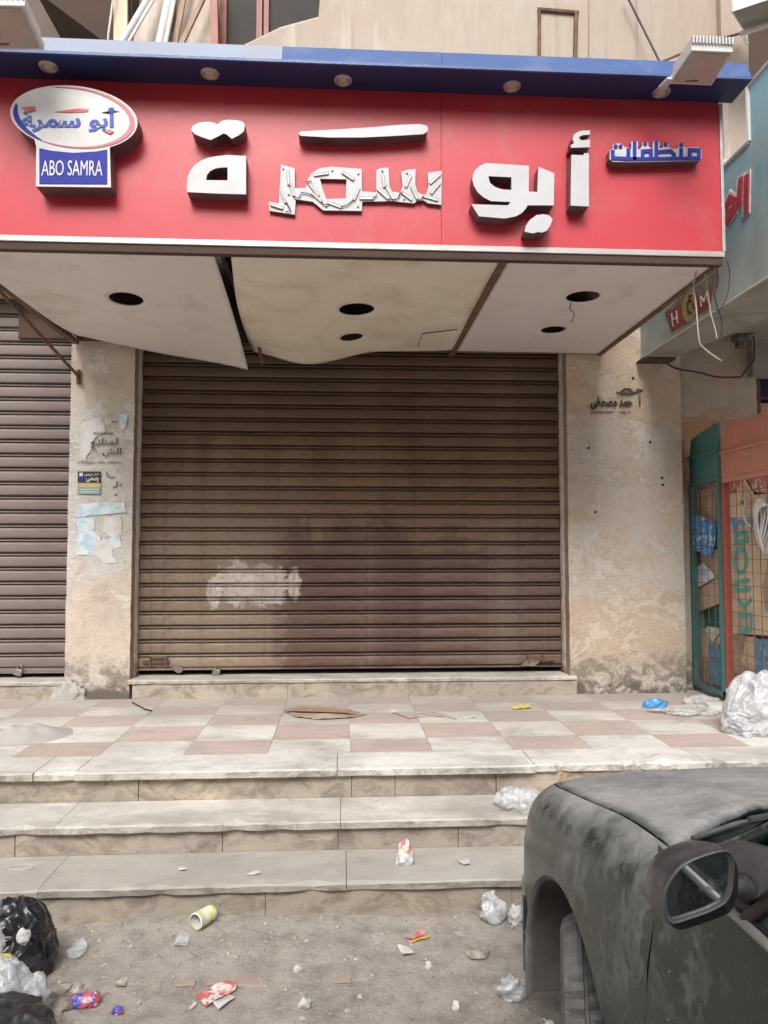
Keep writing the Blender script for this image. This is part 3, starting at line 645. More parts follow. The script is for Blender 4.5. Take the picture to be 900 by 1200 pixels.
# latch on left of the main shutter, worn handle at right
q0 = onY(165, 770, YS - .03); m = MB()
m.box(q0[0] + .02, q0[0] + .22, YS - .036, YS - .02, .705, .735); m.box(q0[0] + .07, q0[0] + .085, YS - .05, YS - .03, .69, .765); m.box(q0[0] + .19, q0[0] + .205, YS - .05, YS - .03, .69, .765); m.box(q0[0] + .085, q0[0] + .19, YS - .044, YS - .03, .755, .765)
m.build('latch', 'rusty_steel', sh, bevel=.003)
m = MB(); m.box(1.50, 1.72, YS - .04, YS - .02, .70, .735); m.box(1.50, 1.52, YS - .05, YS - .02, .69, .76); m.box(1.62, 1.64, YS - .05, YS - .02, .69, .75); m.build('latch', 'rusty_steel', sh, bevel=.003)
m = MB(); m.prism([Vector((1.44, YS - .045, .665)), Vector((1.56, YS - .045, .66)), Vector((1.60, YS - .045, .70)), Vector((1.50, YS - .045, .715))], (0, .01, 0)); m.build('lock_plate', 'padlock_metal', sh)
m = MB(); m.prism([onY(200, 783, YS - .04), onY(208, 789, YS - .04), onY(213, 788, YS - .04), onY(214, 782, YS - .04), onY(206, 780, YS - .04)], (0, .02, 0)); m.build('lock_plate', 'padlock_metal', sh)
def padlock(px, py, label):
    c = onY(px, py, YS - .05); t = thing('padlock', c, label, 'padlock', 'padlocks on the shutters')
    m = MB(); m.box(c[0] - .03, c[0] + .03, c[1] - .012, c[1] + .012, c[2] - .06, c[2] - .008); m.build('lock_body', 'padlock_metal', t, bevel=.006)
    m = MB(); m.tube([(c[0] + .02 * math.cos(a), c[1], c[2] - .01 + .035 * math.sin(a)) for a in [math.pi * i / 8 for i in range(9)]], .0055, 6); m.build('shackle', 'padlock_metal', t, smooth=True)
    t.rotation_euler = (0, R(18), 0)
padlock(255, 783, 'grey padlock hanging at the bottom of the wide brown shutter'); padlock(23, 783, 'grey padlock at the bottom of the narrow left shutter')
# thresholds
th = thing('threshold', (0, 5.75, ZP), 'low beige stone threshold below the wide brown shutter', 'threshold')
xj = [-1.635, onY(375, 795, YF)[0], 1.845]; xk = [-1.605] + [onY(p, 805, YF)[0] for p in (337, 478)] + [1.845]
for i in range(2): slab('sill_slab', xj[i] + .001, xj[i + 1] - .001, YF - .045, 6.2 if i < 5 else 6, .583, .610, 'slab_marble', th, .002, .003)
for i in range(3): slab('riser_stone', xk[i] + .001, xk[i + 1] - .001, YF - .03, YF + .05, ZP - .01, .5825, 'riser_stone', th, .002, .002)
bx('core', (-1.62, 1.79, YF + .055, 6.2, ZP, .582), 'grey_marble_side', th)
th2 = thing('threshold', (-2.8, 5.75, ZP), 'low beige stone threshold below the narrow left shutter', 'threshold')
slab('sill_slab', -3.5, -2.13, YF - .03, 6.2, .576, .603, 'slab_marble', th2); slab('riser_stone', -3.5, -2.135, YF - .015, YF + .05, ZP - .01, .5755, 'riser_stone', th2); bx('core', (-3.5, -2.13, YF + .055, 6.2, ZP, .575), 'grey_marble_side', th2)
# cement lump at the pillar foot
tag(crumple((-2.08, YF + .0, ZP - .03), (.11, .035, .12), 4, .55, 2.2).build('cement_lump', 'cement_mound', smooth=True), 'rough grey cement lump at the foot of the left pillar', 'cement')

# ================================================================ CANOPY SIGN
Y0 = 3.86; XA, XB = -2.33, 2.095
cs = thing('shop_sign', (0, 4.8, 3.19), 'big red canopy sign box with white Arabic letters and blue top edge', 'sign')
xs_ = onY(517, 200, Y0)[0]
bx('red_panel', (XA, xs_ - .0012, Y0, Y0 + .012, 3.245, 4.10), 'red_acrylic', cs); bx('red_panel', (xs_ + .0012, XB - .012, Y0 + .001, Y0 + .013, 3.245, 4.10), 'red_acrylic', cs)
bx('trim', (XA, XB, Y0 - .012, Y0 + .02, 3.212, 3.244), 'aluminium', cs, .003); bx('trim', (XB - .011, XB + .006, Y0 - .010, Y0 + .03, 3.2455, 4.085), 'aluminium', cs, .002)
bx('bottom_frame', (XA, XB - .01, Y0 - .004, Y0 + .04, 3.172, 3.211), 'brown_dark', cs)
bx('side_panel', (XB - .02, XB - .004, Y0 + .031, YF - .01, 3.20, 4.10), 'aluminium', cs); bx('side_panel', (-2.08, -2.06, Y0 + .031, YF - .01, 3.26, 4.10), 'dark_room', cs)  # dark left sheet added to keep light out of the canopy box
bx('roof_sheet', (XA, XB, Y0 + .02, YF - .005, 4.101, 4.12), 'concrete_grey', cs)
def fascia(x0, x1, mat, nm='fascia_panel'):
    m = MB(); m.add([(x0, 3.655, 4.104), (x1, 3.655, 4.104), (x1, 3.70, 4.212), (x0, 3.70, 4.212), (x0, 3.86, 4.104), (x1, 3.86, 4.104), (x1, 3.86, 4.212), (x0, 3.86, 4.212)],
                    [(0, 1, 2, 3), (3, 2, 6, 7), (0, 3, 7, 4), (1, 5, 6, 2), (4, 7, 6, 5)]); return m.build(nm, mat, cs)
xf = onY(331, 60, 3.67)[0]
xq = onY(518, 75, 3.67)[0]
fascia(XA, xf - .001, 'blue_pale'); fascia(xf + .001, xq - .001, 'blue_sheet'); fascia(xq + .001, 2.16, 'blue_sheet')
bx('fascia_lip', (XA, 2.162, 3.648, 3.66, 4.094, 4.108), 'blue_sheet', cs); bx('fascia_soffit', (XA, 2.16, 3.6605, 3.858, 4.094, 4.1035), 'navy_soffit', cs)
for px, py in ((57, 78), (246, 86), (402, 94), (600, 101), (775, 108)):
    c = onZ(px, py, 4.093); m = MB(); Mx = Matrix.Translation(c) @ Matrix.Rotation(R(90), 4, 'Y')
    m.lathe([(.001, .001), (.030, .001), (.031, .008), (.036, .010), (.046, .008), (.048, 0), (.048, -.004)], 24, Mx); f_ = m.build('downlight', 'aluminium', cs, smooth=True)
    m = MB(); m.lathe([(.0005, .010), (.015, .009), (.024, .006), (.028, .002)], 18, Mx); m.build('lens', 'board_cream', f_, smooth=True)
# soffit panels
def soff(px, py): v = onZ(px, py, 3.2); return v
def zl(x, y):
    u = (x + 2.06) / 1.36; v = (y - 3.88) / 1.85
    return 3.195 - .17 * max(0, u) ** 1.3 * v ** 2.2 - .05 * math.sin(math.pi * min(1, max(0, v))) * (1 - u) - .035 * v * math.sin(math.pi * u) + .07 * (1 - u) * v ** 3
hl = onZ(145, 351, 3.15)
pn = grid_hole(44, 56, (-2.045, -.70), (3.90, 5.70), lambda x, y: Vector((x + .02 * (x + 2.06) * ((y - 3.9) / 1.8) ** 2 - .06 * (1 - (x + 2.045) / 1.345) * math.sin(math.pi * (y - 3.9) / 1.8) * -1 - .07 * max(0, (x + 2.045) / 1.345) * ((y - 3.9) / 1.8), y, zl(x, y) - .025 * max(0, (x + 1.1) / .4) ** 2 * ((y - 3.9) / 1.8) ** 3)), [(hl[0], hl[1], .108)], .008, 'soffit_panel', 'soffit_grey', cs)
tag(pn, 'sagging loose ceiling panel at the left')
h1 = onZ(425, 363, 3.17); h2 = onZ(420, 395, 3.15)
def zm(x, y):
    u = (x + .62) / 1.46; v = (y - 3.88) / 1.85
    return 3.192 - .115 * v ** 2 * math.exp(-((u - .27) / .24) ** 2) - .02 * math.exp(-((v - .5) / .2) ** 2) * math.exp(-((u - .1) / .12) ** 2) - .02 * math.sin(math.pi * u) * v + .02 * noise.noise(Vector((x * 3, y * 2, 0))) * v
pn = grid_hole(44, 56, (-.605, .855), (3.90, 5.72), lambda x, y: Vector((x - (.84 - x) / 1.46 * (.10 * (y - 3.9) / 1.8 + .035 * math.sin(math.pi * (y - 3.9) / 1.8)), y, zm(x, y))), [(h1[0], h1[1], .110), (h2[0], h2[1], .078)], .006, 'soffit_panel', 'soffit_cream', cs)
tag(pn, 'warped yellowed ceiling panel in the middle')
m = MB(); a = onZ(495, 390, 3.16)
h3 = onZ(683, 348, 3.19); h4 = onZ(648, 387, 3.19)
pn = grid_hole(44, 56, (.905, 2.06), (3.90, 5.76), lambda x, y: Vector((x, y, 3.194 + .004 * noise.noise(Vector((x, y, 0))))), [(h3[0], h3[1], .104), (h4[0], h4[1], .088)], .006, 'soffit_panel', 'soffit_pink', cs)
tag(pn, 'flat pinkish ceiling panel at the right')
# torn flap in the middle panel
m = MB(); P = [onZ(495, 391, 3.155), onZ(536, 386, 3.155), onZ(534, 403, 3.155), onZ(490, 406, 3.155)]
m.tube([P[0] + Vector((0, 0, .0)), P[1]], .004, 4); m.tube([P[0], P[3]], .003, 4); m.build('tear', 'dark_void', cs)
bx('joist', (.858, .902, 3.88, YF + .1, 3.186, 3.245), 'rusty_steel', cs); bx('joist', (-.70, -.675, 3.88, YF + .1, 3.26, 3.30), 'brown_dark', cs)  # left joist coloured darker so the gap between panels looks shaded
bx('joist', (-.70, -.60, 3.88, YF + .1, 3.33, 3.36), 'rusty_steel', cs); bx('edge_angle', (2.062, 2.094, 3.88, YF + .02, 3.180, 3.199), 'rusty_steel', cs)
bx('edge_angle', (-2.08, 2.09, YF - .02, YF + .0, 3.235, 3.265), 'rusty_steel', cs)
bx('edge_angle', (-2.10, -2.055, 3.88, YF - .03, 3.20, 3.235), 'rusty_steel', cs)
m = MB(); m.tube([(-.66, 5.55, 3.24), (-.62, 5.6, 3.02)], .014, 6); m.build('hanger', 'rusty_steel', cs)
# brace on the left pillar
a = onY(92, 441, YF - .02); bz = Vector((-2.07, 3.95, 3.20)); bq = onX(22, 332, -2.075)
m = MB(); m.tube([a, Vector((-2.075, 4.25, 3.20))], .012, 6); m.tube([a + Vector((0, 0, .05)), a - Vector((0, 0, .06))], .018, 6); m.build('brace', 'rusty_steel', cs)
m = MB(); m.prism([onY(150, 390, 5.70), onY(190, 397, 5.70), onY(193, 403, 5.70), onY(178, 408, 5.70), onY(165, 404, 5.70)], (0, .03, 0)); m.build('torn_edge', 'lath_wood', cs)
# letters
def letter(pts, cv, hole=None, d=.085, y=None, name='letter', mats=('letter_face', 'letter_side')):
    yy = Y0 - d if y is None else y; m = MB(); m.prism([onY(*cv(p), yy) for p in pts], (0, Y0 - yy, 0), 0, 1, [onY(*cv(p), yy) for p in hole] if hole else None)
    return m.build(name, list(mats), cs)
c1 = lambda p: (p[0] / 3, p[1] / 3); c2_ = lambda p: (200 + p[0] / 2.571, p[1] / 2.571); c3 = lambda p: (500 + p[0] / 2.25, p[1] / 2.25); c5 = lambda p: (540 + p[0] / 3.103, 140 + p[1] / 3.103); c6 = lambda p: (300 + p[0] / 3.913, 180 + p[1] / 3.913); c8 = lambda p: (720 + p[0] / 5, 60 + p[1] / 5); c4 = lambda p: (p[0] / 5, 90 + p[1] / 5)
letter([(672, 458), (678, 442), (700, 431), (730, 428), (750, 431), (765, 437), (780, 425), (800, 421), (830, 422), (852, 427), (862, 440), (857, 462), (840, 475), (815, 488), (798, 473), (785, 469), (765, 480), (740, 492), (710, 482), (685, 472)], c1)
letter([(657, 675), (657, 650), (660, 620), (670, 598), (685, 580), (706, 565), (730, 555), (760, 549), (800, 545), (865, 548), (865, 683), (760, 680)], c1, [(724, 633), (728, 615), (738, 602), (755, 593), (775, 589), (800, 588), (800, 634)])
letter([(385, 403), (392, 396), (480, 391), (600, 384), (690, 376), (750, 374), (770, 378), (776, 386), (773, 397), (760, 404), (680, 409), (580, 414), (480, 414), (392, 409)], c2_, d=.075)
lt = letter([(115, 50), (178, 67), (178, 158), (228, 158), (238, 120), (255, 90), (290, 68), (345, 60), (485, 70), (485, 172), (550, 178), (552, 75), (575, 66), (608, 64), (612, 150), (625, 175), (662, 178), (672, 150), (665, 85), (690, 75), (732, 70), (730, 140), (740, 175), (765, 190), (782, 185), (790, 150), (787, 88), (852, 78), (850, 235), (790, 228), (770, 215), (740, 215), (725, 228), (625, 218), (487, 220), (485, 263), (308, 260), (260, 220), (182, 210), (178, 280), (62, 262), (58, 220), (105, 228)], c6, [(293, 115), (415, 118), (412, 205), (322, 208), (305, 160)], d=.022)
tag(lt, 'open letter group with exposed light strips and wires')
for a, b in (((147, 85), (150, 140)), ((160, 145), (172, 190)), ((118, 180), (135, 222)), ((72, 235), (120, 250)), ((270, 98), (328, 90)), ((245, 140), (285, 190)), ((262, 185), (298, 218)), ((400, 88), (445, 118)), ((335, 225), (388, 245)), ((470, 165), (450, 210)), ((480, 205), (535, 205)), ((580, 100), (588, 150)), ((560, 165), (605, 205)), ((597, 150), (630, 205)), ((708, 105), (688, 150)), ((672, 180), (712, 210)), ((715, 155), (738, 205)), ((770, 195), (830, 212)), ((800, 135), (842, 98)), ((805, 180), (840, 138))):
    m = MB(); m.stroke([onY(*c6(a), Y0 - .0232), onY(*c6(b), Y0 - .0232)], .017, (0, -1, 0), .0015); o = m.build('led_strip', 'led_grey', lt)
    m = MB(); m.stroke([onY(*c6(a), Y0 - .0290), onY(*c6(b), Y0 - .0290)], .011, (0, -1, 0), .001); o = m.build('led_lens', 'poster_white', lt)
m = MB()
for L in (((150, 140), (158, 150), (162, 148)), ((118, 180), (125, 200), (140, 225), (160, 260), (135, 268)), ((245, 140), (232, 130), (255, 125)), ((172, 200), (195, 205), (210, 178), (245, 185), (262, 195)), ((298, 218), (310, 235), (335, 230)), ((388, 245), (420, 235), (450, 210)), ((535, 205), (556, 190)), ((605, 205), (622, 210), (640, 212), (655, 200), (660, 180), (675, 178)), ((738, 205), (750, 215), (770, 195)), ((588, 150), (597, 150))):
    m = MB(); m.tube([onY(*c6(p), Y0 - .030) for p in L], .0028, 5); m.build('wire', 'cable_dark', lt)
m = MB()
for p in ((125, 72), (150, 190), (350, 80), (470, 95), (323, 245), (468, 245), (580, 82), (693, 92), (597, 152), (680, 212)):
    c = onY(*c6(p), Y0 - .024); m.tube([c, c + Vector((0, .002, 0))], .006, 6)
m.build('screws', 'cable_dark', lt)
letter([(92, 158), (248, 168), (247, 262), (278, 263), (282, 172), (340, 195), (338, 312), (243, 312), (235, 326), (222, 340), (200, 352), (160, 360), (66, 352), (38, 308), (172, 312), (181, 300), (110, 297), (84, 284), (62, 265), (48, 242), (42, 220), (44, 200), (52, 184), (70, 168)], c5, [(100, 206), (184, 210), (184, 256), (150, 254), (125, 246), (106, 230)])
letter([(402, 128), (446, 130), (448, 122), (466, 124), (466, 316), (399, 313)], c5)
letter([(470, 40), (470, 55), (445, 57), (430, 63), (432, 70), (440, 76), (470, 72), (470, 101), (402, 103), (399, 94), (412, 86), (406, 72), (410, 56), (425, 45), (445, 40)], c5)
letter([(275, 348), (300, 344), (322, 349), (334, 362), (326, 385), (312, 405), (295, 411), (280, 409), (262, 414), (232, 408), (236, 388), (250, 366)], c5)
# small blue word on white outline plate
BW = [[(440, 580), (494, 580), (494, 628), (440, 628), (440, 580)], [(494, 628), (60, 632)], [(390, 578), (390, 630)], [(245, 535), (245, 630)], [(245, 592), (330, 586), (348, 606), (344, 630)], [(165, 630), (165, 588), (212, 584), (214, 630)], [(118, 532), (118, 630)]]
BW = [[c8(p) for p in L] for L in BW] + [[c5(p) for p in ((552, 116), (553, 141), (609, 143), (609, 110))]]
DT = [c8((180, 541)), c8((300, 546)), c8((392, 549)), c5((563, 98)), c5((581, 98))]
m = MB()
PLO = [c5(p) for p in ((541, 130), (541, 112), (552, 104), (552, 94), (564, 88), (582, 88), (592, 95), (594, 102), (612, 101), (618, 108))] + [c8(p) for p in ((98, 575), (100, 530), (118, 520), (137, 530), (138, 575), (152, 572), (163, 552), (163, 536), (180, 528), (198, 536), (199, 556), (222, 574), (226, 532), (244, 522), (263, 532), (266, 572), (286, 560), (284, 542), (301, 532), (319, 543), (318, 562), (348, 574), (372, 568), (376, 546), (392, 536), (409, 546), (410, 566), (440, 564), (496, 564), (510, 576), (510, 632), (496, 644), (60, 650))] + [c5(p) for p in ((600, 155), (552, 154), (541, 144))]
m.prism([onY(*p, Y0 - .058) for p in PLO], (0, .058, 0), 0, 1)
wp = m.build('word_plate', ['plate_white', 'letter_side'], cs)
for L in BW: m = MB(); m.stroke([onY(*p, Y0 - .060) for p in L], .0195, (0, -1, 0), .003); m.build('letter', 'logo_blue', wp)
m = MB()
for p in DT: c = onY(*p, Y0 - .061); m.tube([c - Vector((0, .003, 0)), c + Vector((0, .004, 0))], .0115, 10)
m.build('letter_dots', 'logo_blue', wp)
# oval logo plate
def logo_out(k_=1.0, base=True):
    cx, cy, a, b, th_ = 86.5, 137.8, 75.0 * k_, 37.2 * k_, R(6.5); pts = []
    for i in range(72):
        t = 2 * math.pi * i / 72; x = a * math.cos(t); y = b * math.sin(t); X = cx + x * math.cos(th_) - y * math.sin(th_); Y = cy + x * math.sin(th_) + y * math.cos(th_)
        if base and 43 < X < 128.5 and Y > 140: continue
        pts.append((X, Y))
    return pts
el = logo_out(); # goes right -> down (image) -> left; insert the base where the gap is
gap = max(range(len(el)), key=lambda i: math.hypot(el[i][0] - el[i - 1][0], el[i][1] - el[i - 1][1]))
out = el[gap:] + el[:gap]; out = out + [(128.6, 172.5), (130, 219.5), (42, 218.5), (42.5, 172)]
lg = letter(out, lambda p: p, d=.10, name='logo_plate', mats=('white_plastic', 'letter_side'))
YL = Y0 - .10
def lay(name, pts, mat, d, y=YL): m = MB(); m.prism([onY(p[0], p[1], y - d) for p in pts], (0, d * .9, 0)); return m.build(name, mat, lg)
def arc(r0, r1, t0, t1, cx=86.5, cy=137.8, n=30, sh=(0, 0)):
    P = []; th_ = R(6.5)
    for r, rng in ((r0, range(n + 1)), (r1, range(n, -1, -1))):
        for i in rng:
            t = R(t0 + (t1 - t0) * i / n); w = math.sin(math.pi * i / n) ** .5; rr = (r if r == r0 else r0 + (r1 - r0) * w); x = 75 * rr * math.cos(t) + sh[0]; y = 37.2 * rr * math.sin(t) + sh[1]
            P.append((cx + x * math.cos(th_) - y * math.sin(th_), cy + x * math.sin(th_) + y * math.cos(th_)))
    return P[:n + 1] + P[n + 2:-1]
lay('logo_swoosh', arc(.955, .875, -112, 118), 'logo_red_sheen', .003); lay('logo_swoosh', arc(.955, .86, 118, 195), 'logo_blue', .0035)
lay('logo_base', [(46, 173.5), (60, 176.5), (86, 179), (112, 177.5), (125.5, 175), (125.5, 215.5), (46, 215)], 'logo_blue', .004)
def pl(x0, y0_, x1, y1, Y):
    a = onY(x0, y1, Y); b = onY(x1, y1, Y); c = onY(x0, y0_, Y); return (lambda u, v, d: Vector((a.x + u, Y - d, a.z + v + (b.z - a.z) * u / (b.x - a.x)))), (b.x - a.x), (c.z - a.z)
p_, w_, h_ = pl(48.5, 188, 120, 206, YL - .0045); text_mesh('ABO SAMRA', p_, w_, h_, 'print_white', 'lettering', lg, 0)
p_, w_, h_ = pl(24, 126, 140, 155, YL - .001); text_mesh('\ufe94\ufeae\ufee4\ufeb3 \ufeee\ufe91\ufe83', p_, w_, h_, 'logo_blue_bright', 'lettering', lg, .03)
lay('logo_dash', [(64, 131), (92, 127), (104, 128), (102, 131), (80, 132)], 'logo_red', .003); lay('logo_dash', [(25, 126), (31, 124.5), (41, 125), (41, 129), (33, 131)], 'logo_red', .006); lay('logo_dash', [(122, 154), (128, 151.5), (133, 154), (129, 157)], 'logo_red', .006)
# floodlights on the fascia
def flood(c4p, label):
    lo = [onY(*p, 3.60) for p in c4p[:2]]; hi = [onY(*p, 3.36) for p in c4p[2:]]   # lo-left, lo-right, hi-right, hi-left
    P = [lo[0], lo[1], hi[0], hi[1]]; n = (P[1] - P[0]).cross(P[3] - P[0]).normalized()
    if n.z > 0: n = -n
    up = -n; cen = sum(P, Vector()) / 4
    t = thing('floodlight', cen, label, 'floodlight', 'floodlights on the canopy edge')
    m = MB(); m.prism([cen + (p - cen) * 1.06 for p in P], up * .03); m.build('housing', 'white_plastic', t, bevel=.004)
    m = MB(); m.prism([cen + (p - cen) * .95 - up * .004 for p in P], up * .003); m.build('glass', 'lamp_glass', t)
    m = MB()
    for i in range(13):
        f = i / 12; a = P[0].lerp(P[1], f) + up * .031; b = P[3].lerp(P[2], f) + up * .031; s_ = (P[1] - P[0]).normalized() * .004
        a = a.lerp(b, .15); b = b + (b - a).normalized() * .02
        m.prism([a - s_, b - s_, b - s_ + up * .035, a - s_ + up * .035], s_ * 2)
    m.build('cooling_fins', 'white_plastic', t)
    m = MB(); q = P[0].lerp(P[3], .12); m.prism([q + Vector((-.03, 0, 0)), q + Vector((.01, 0, 0)), q + Vector((.01, .11, .02)), q + Vector((-.03, .11, .02))], up * .012)
    m.build('bracket', 'white_plastic', t)
    m = MB(); a = P[0].lerp(P[1], .38).lerp(P[3], .1) - up * .0045; b = P[0].lerp(P[1], .68).lerp(P[3], .13) - up * .0045; m.stroke([a, b], .01, -up, .0006); m.build('print', 'faded_ink', t)
simple('lamp_glass', (.42, .40, .34), (.36, .34, .29), 6, .2, bump=0, dirt=(.5, .45, .35), da=.4)
flood([(786, 97), (833, 99), (857, 62), (811, 60)], 'white finned floodlight on the right end of the blue canopy edge')
flood([(-48, 56), (49, 57), (27, 8), (-50, 6)], 'white finned floodlight at the left end, cut by the frame, on the pale blue edge')
# hanging wires
def wire(name, mat, pts, r, label):
    P = [Vector(p) for p in pts]; Q = []
    for i in range(len(P) - 1):
        p0, p1, p2, p3 = P[max(i - 1, 0)], P[i], P[i + 1], P[min(i + 2, len(P) - 1)]
        for k_ in range(6):
            t = k_ / 6; Q.append(.5 * ((2 * p1) + (-p0 + p2) * t + (2 * p0 - 5 * p1 + 4 * p2 - p3) * t * t + (-p0 + 3 * p1 - 3 * p2 + p3) * t ** 3))
    Q.append(P[-1]); m = MB(); m.tube(Q, r, 6); return tag(m.build(name, mat, smooth=True), label, 'wire')
c7 = lambda p: (750 + p[0] / 6, 290 + p[1] / 6)
wire('hanging_wire', 'cable_pale', [onY(*c7(p), 4.0) for p in ((425, 80), (378, 250), (395, 420), (412, 620), (440, 700), (575, 800))], .0045, 'long pale wire hanging from the right corner of the red sign')
wire('hanging_wire', 'cable_pale', [onY(*c7(p), 4.02) for p in ((435, 85), (470, 250), (495, 450), (530, 580), (540, 640))], .004, 'shorter pale wire hanging right of the long one at the sign corner')
wire('hanging_wire', 'cable_dark', [onY(*c7(p), 4.15) for p in ((545, 140), (552, 240), (525, 330), (545, 420), (575, 520), (565, 640), (510, 690))], .004, 'dark curled wire hanging over the grey beam edge')
wire('hanging_wire', 'cable_dark', [onY(*c7(p), 4.0) for p in ((610, 90), (630, 180), (615, 330), (575, 420), (530, 440))], .003, 'thin dark wire looping against the pale blue neighbour sign')
wire('hanging_wire', 'cable_dark', [onY(*c7(p), YF - .01) for p in ((150, 780), (250, 850), (400, 875), (540, 910), (710, 912))], .007, 'dark wire sagging across the wall under the grey beam')
wire('hanging_wire', 'cable_dark', [onY(*c7(p), YF - .01) for p in ((710, 912), (760, 840), (800, 790), (800, 640), (760, 560))], .006, 'dark wire climbing the wall edge to the black switch')
wire('hanging_wire', 'cable_dark', [onY(*p, 5.7) for p in ((872, 392), (885, 390), (896, 380), (897, 366), (893, 352))], .008, 'dark curved cable beside the black switch right')
wire('hanging_wire', 'cable_dark', [onZ(670, 353, 3.2), onZ(668, 362, 3.16), onZ(673, 368, 3.14), onZ(669, 378, 3.10)], .003, 'short curly wire hanging from a round hole of the right panel')
m = MB(); c = onY(869, 385, YF - .06); m.box(c[0] - .05, c[0] + .05, YF - .09, YF + .02, c[2] - .10, c[2] - .01); m.box(c[0] - .06, c[0] + .07, YF - .07, YF + .02, c[2] + .02, c[2] + .13); m.box(c[0] - .02, c[0] + .03, YF - .05, YF + .02, c[2] - .15, c[2] + .05)
tag(m.build('switch_box', 'black_plastic', bevel=.01), 'black broken electric switch at the top corner of the right wall', 'switch')

# ================================================================ PILLAR MARKINGS
def stamp(c_, px0, py0, px1, py1, mat, nm, off=.03, Y=YF - .009, parent=bld):
    p_, w_, h_ = pl(px0, py0, px1, py1, Y); return text_mesh(c_, p_, w_, h_, mat, nm, parent, off, .0015)
stamp('\ufef0\ufed4\ufec4\ufebc\ufee3 \ufeaa\ufee4\ufea3', 692, 466, 741, 480, 'black_ink', 'stencil_lettering', .05)
stamp('\ufe83', 747, 463, 752, 477, 'black_ink', 'stencil_lettering', .02)
m = MB(); m.stroke([onY(*p, YF - .008) for p in ((723, 460), (730, 461), (742, 461), (752, 458))], .014, (0, -1, 0), .001)
m.stroke([onY(*p, YF - .008) for p in ((728, 459), (732, 456), (738, 456), (741, 459))], .014, (0, -1, 0), .0015); m.stroke([onY(*p, YF - .008) for p in ((745, 458), (748, 456), (751, 457))], .007, (0, -1, 0), .001); m.stroke([onY(*p, YF - .008) for p in ((723, 464), (740, 464))], .004, (0, -1, 0), .001)
for i in range(22):
    if i in (13, 14, 15, 20): continue
    x = 693 + i * 2.1; m.stroke([onY(x, 482.2, YF - .008), onY(x + .4, 484.2, YF - .008)], .006, (0, -1, 0), .001)
m.build('stencil_lettering', 'black_ink', bld)
stamp('\ufeed\ufeab\ufe8e\ufee8\ufee4\ufedf', 106, 513, 138, 524, 'faded_ink', 'stencil_lettering', .02); stamp('\ufeb6\ufedf\ufe8d', 120, 525, 142, 535, 'faded_ink', 'stencil_lettering', .02); stamp('\ufec9', 107, 524, 115, 532, 'faded_ink', 'stencil_lettering', .02)
m = MB()
for i in range(11): m.stroke([onY(110 + i * 2.1, 507, YF - .008), onY(110.3 + i * 2.1, 509, YF - .008)], .005, (0, -1, 0), .001)
for i in range(24):
    if i in (9, 10, 15): continue
    m.stroke([onY(91 + i * 2.2, 541, YF - .008), onY(91.4 + i * 2.2, 543, YF - .008)], .005, (0, -1, 0), .001)
m.stroke([onY(131, 494.5, YF - .008), onY(136, 494, YF - .008)], .008, (0, -1, 0), .001)
m.stroke([onY(*p, YF - .008) for p in ((125, 553), (126, 558), (130, 560), (134, 559))], .007, (0, -1, 0), .001); m.stroke([onY(*p, YF - .008) for p in ((133, 571), (137, 570), (137, 564))], .008, (0, -1, 0), .001); m.stroke([onY(141, 568, YF - .008), onY(142, 570, YF - .008)], .009, (0, -1, 0), .001); m.stroke([onY(135, 580, YF - .008), onY(137, 580, YF - .008)], .009, (0, -1, 0), .001)
m.build('stencil_lettering', 'faded_ink', bld)
def patch(name, pts, mat, Y=YF - .008, d=.0015, jag=0, parent=bld, label=None):
    P = []
    if jag:
        for i in range(len(pts)):
            a, b = pts[i], pts[(i + 1) % len(pts)]
            for k_ in range(5): t = k_ / 5; P.append((a[0] + (b[0] - a[0]) * t + random.uniform(-jag, jag), a[1] + (b[1] - a[1]) * t + random.uniform(-jag, jag)))
    else: P = pts
    m = MB(); m.prism([onY(p[0], p[1], Y) for p in P], (0, d, 0)); o = m.build(name, mat, parent)
    if label: o['label'] = label
    return o
patch('poster_scrap', [(91, 590), (145, 588), (148, 600), (118, 603), (90, 606)], 'poster_blue', YF - .0085, jag=1, label='torn pale blue poster scrap')
patch('poster_scrap', [(90, 607), (112, 606), (110, 622), (118, 632), (140, 628), (142, 640), (110, 652), (90, 650)], 'poster_blue', YF - .0075, jag=1)
patch('poster_scrap', [(122, 606), (142, 604), (143, 626), (130, 630), (121, 622)], 'poster_white', YF - .0079, jag=1.2)
patch('poster_scrap', [(108, 640), (122, 630), (133, 640), (131, 652), (138, 660), (126, 660), (112, 652)], 'poster_white', YF - .0085, jag=1.2)
patch('poster_scrap', [(139, 486), (149, 484), (148, 500), (143, 505), (140, 498)], 'poster_blue', YF - .0085, jag=.8)
patch('poster_scrap', [(95, 496), (118, 488), (125, 505), (112, 512), (100, 540), (93, 538)], 'poster_white', YF - .007, jag=1)
st = thing('sticker', onY(104, 565, YF - .01), 'small black and yellow advert sticker on the left pillar', 'sticker')
def sp(nm, a, mat, Y): m = MB(); m.prism([onY(a[0], a[1], Y), onY(a[2], a[1], Y), onY(a[2], a[3], Y), onY(a[0], a[3], Y)], (0, .002, 0)); return m.build(nm, mat, st)
sp('sticker_panel', (91, 552.5, 118, 566), 'black_ink', YF - .011); sp('sticker_panel', (91, 566, 118, 571), 'print_yellow', YF - .011); sp('sticker_panel', (91, 571, 118, 579), 'print_green', YF - .011)
sp('sticker_print', (93, 554, 97, 558), 'print_white', YF - .0125); sp('sticker_print', (93, 559, 100, 563), 'logo_blue', YF - .0125); sp('sticker_print', (93, 573, 116, 574), 'print_white', YF - .0125); sp('sticker_print', (93, 576, 116, 577), 'print_white', YF - .0125)
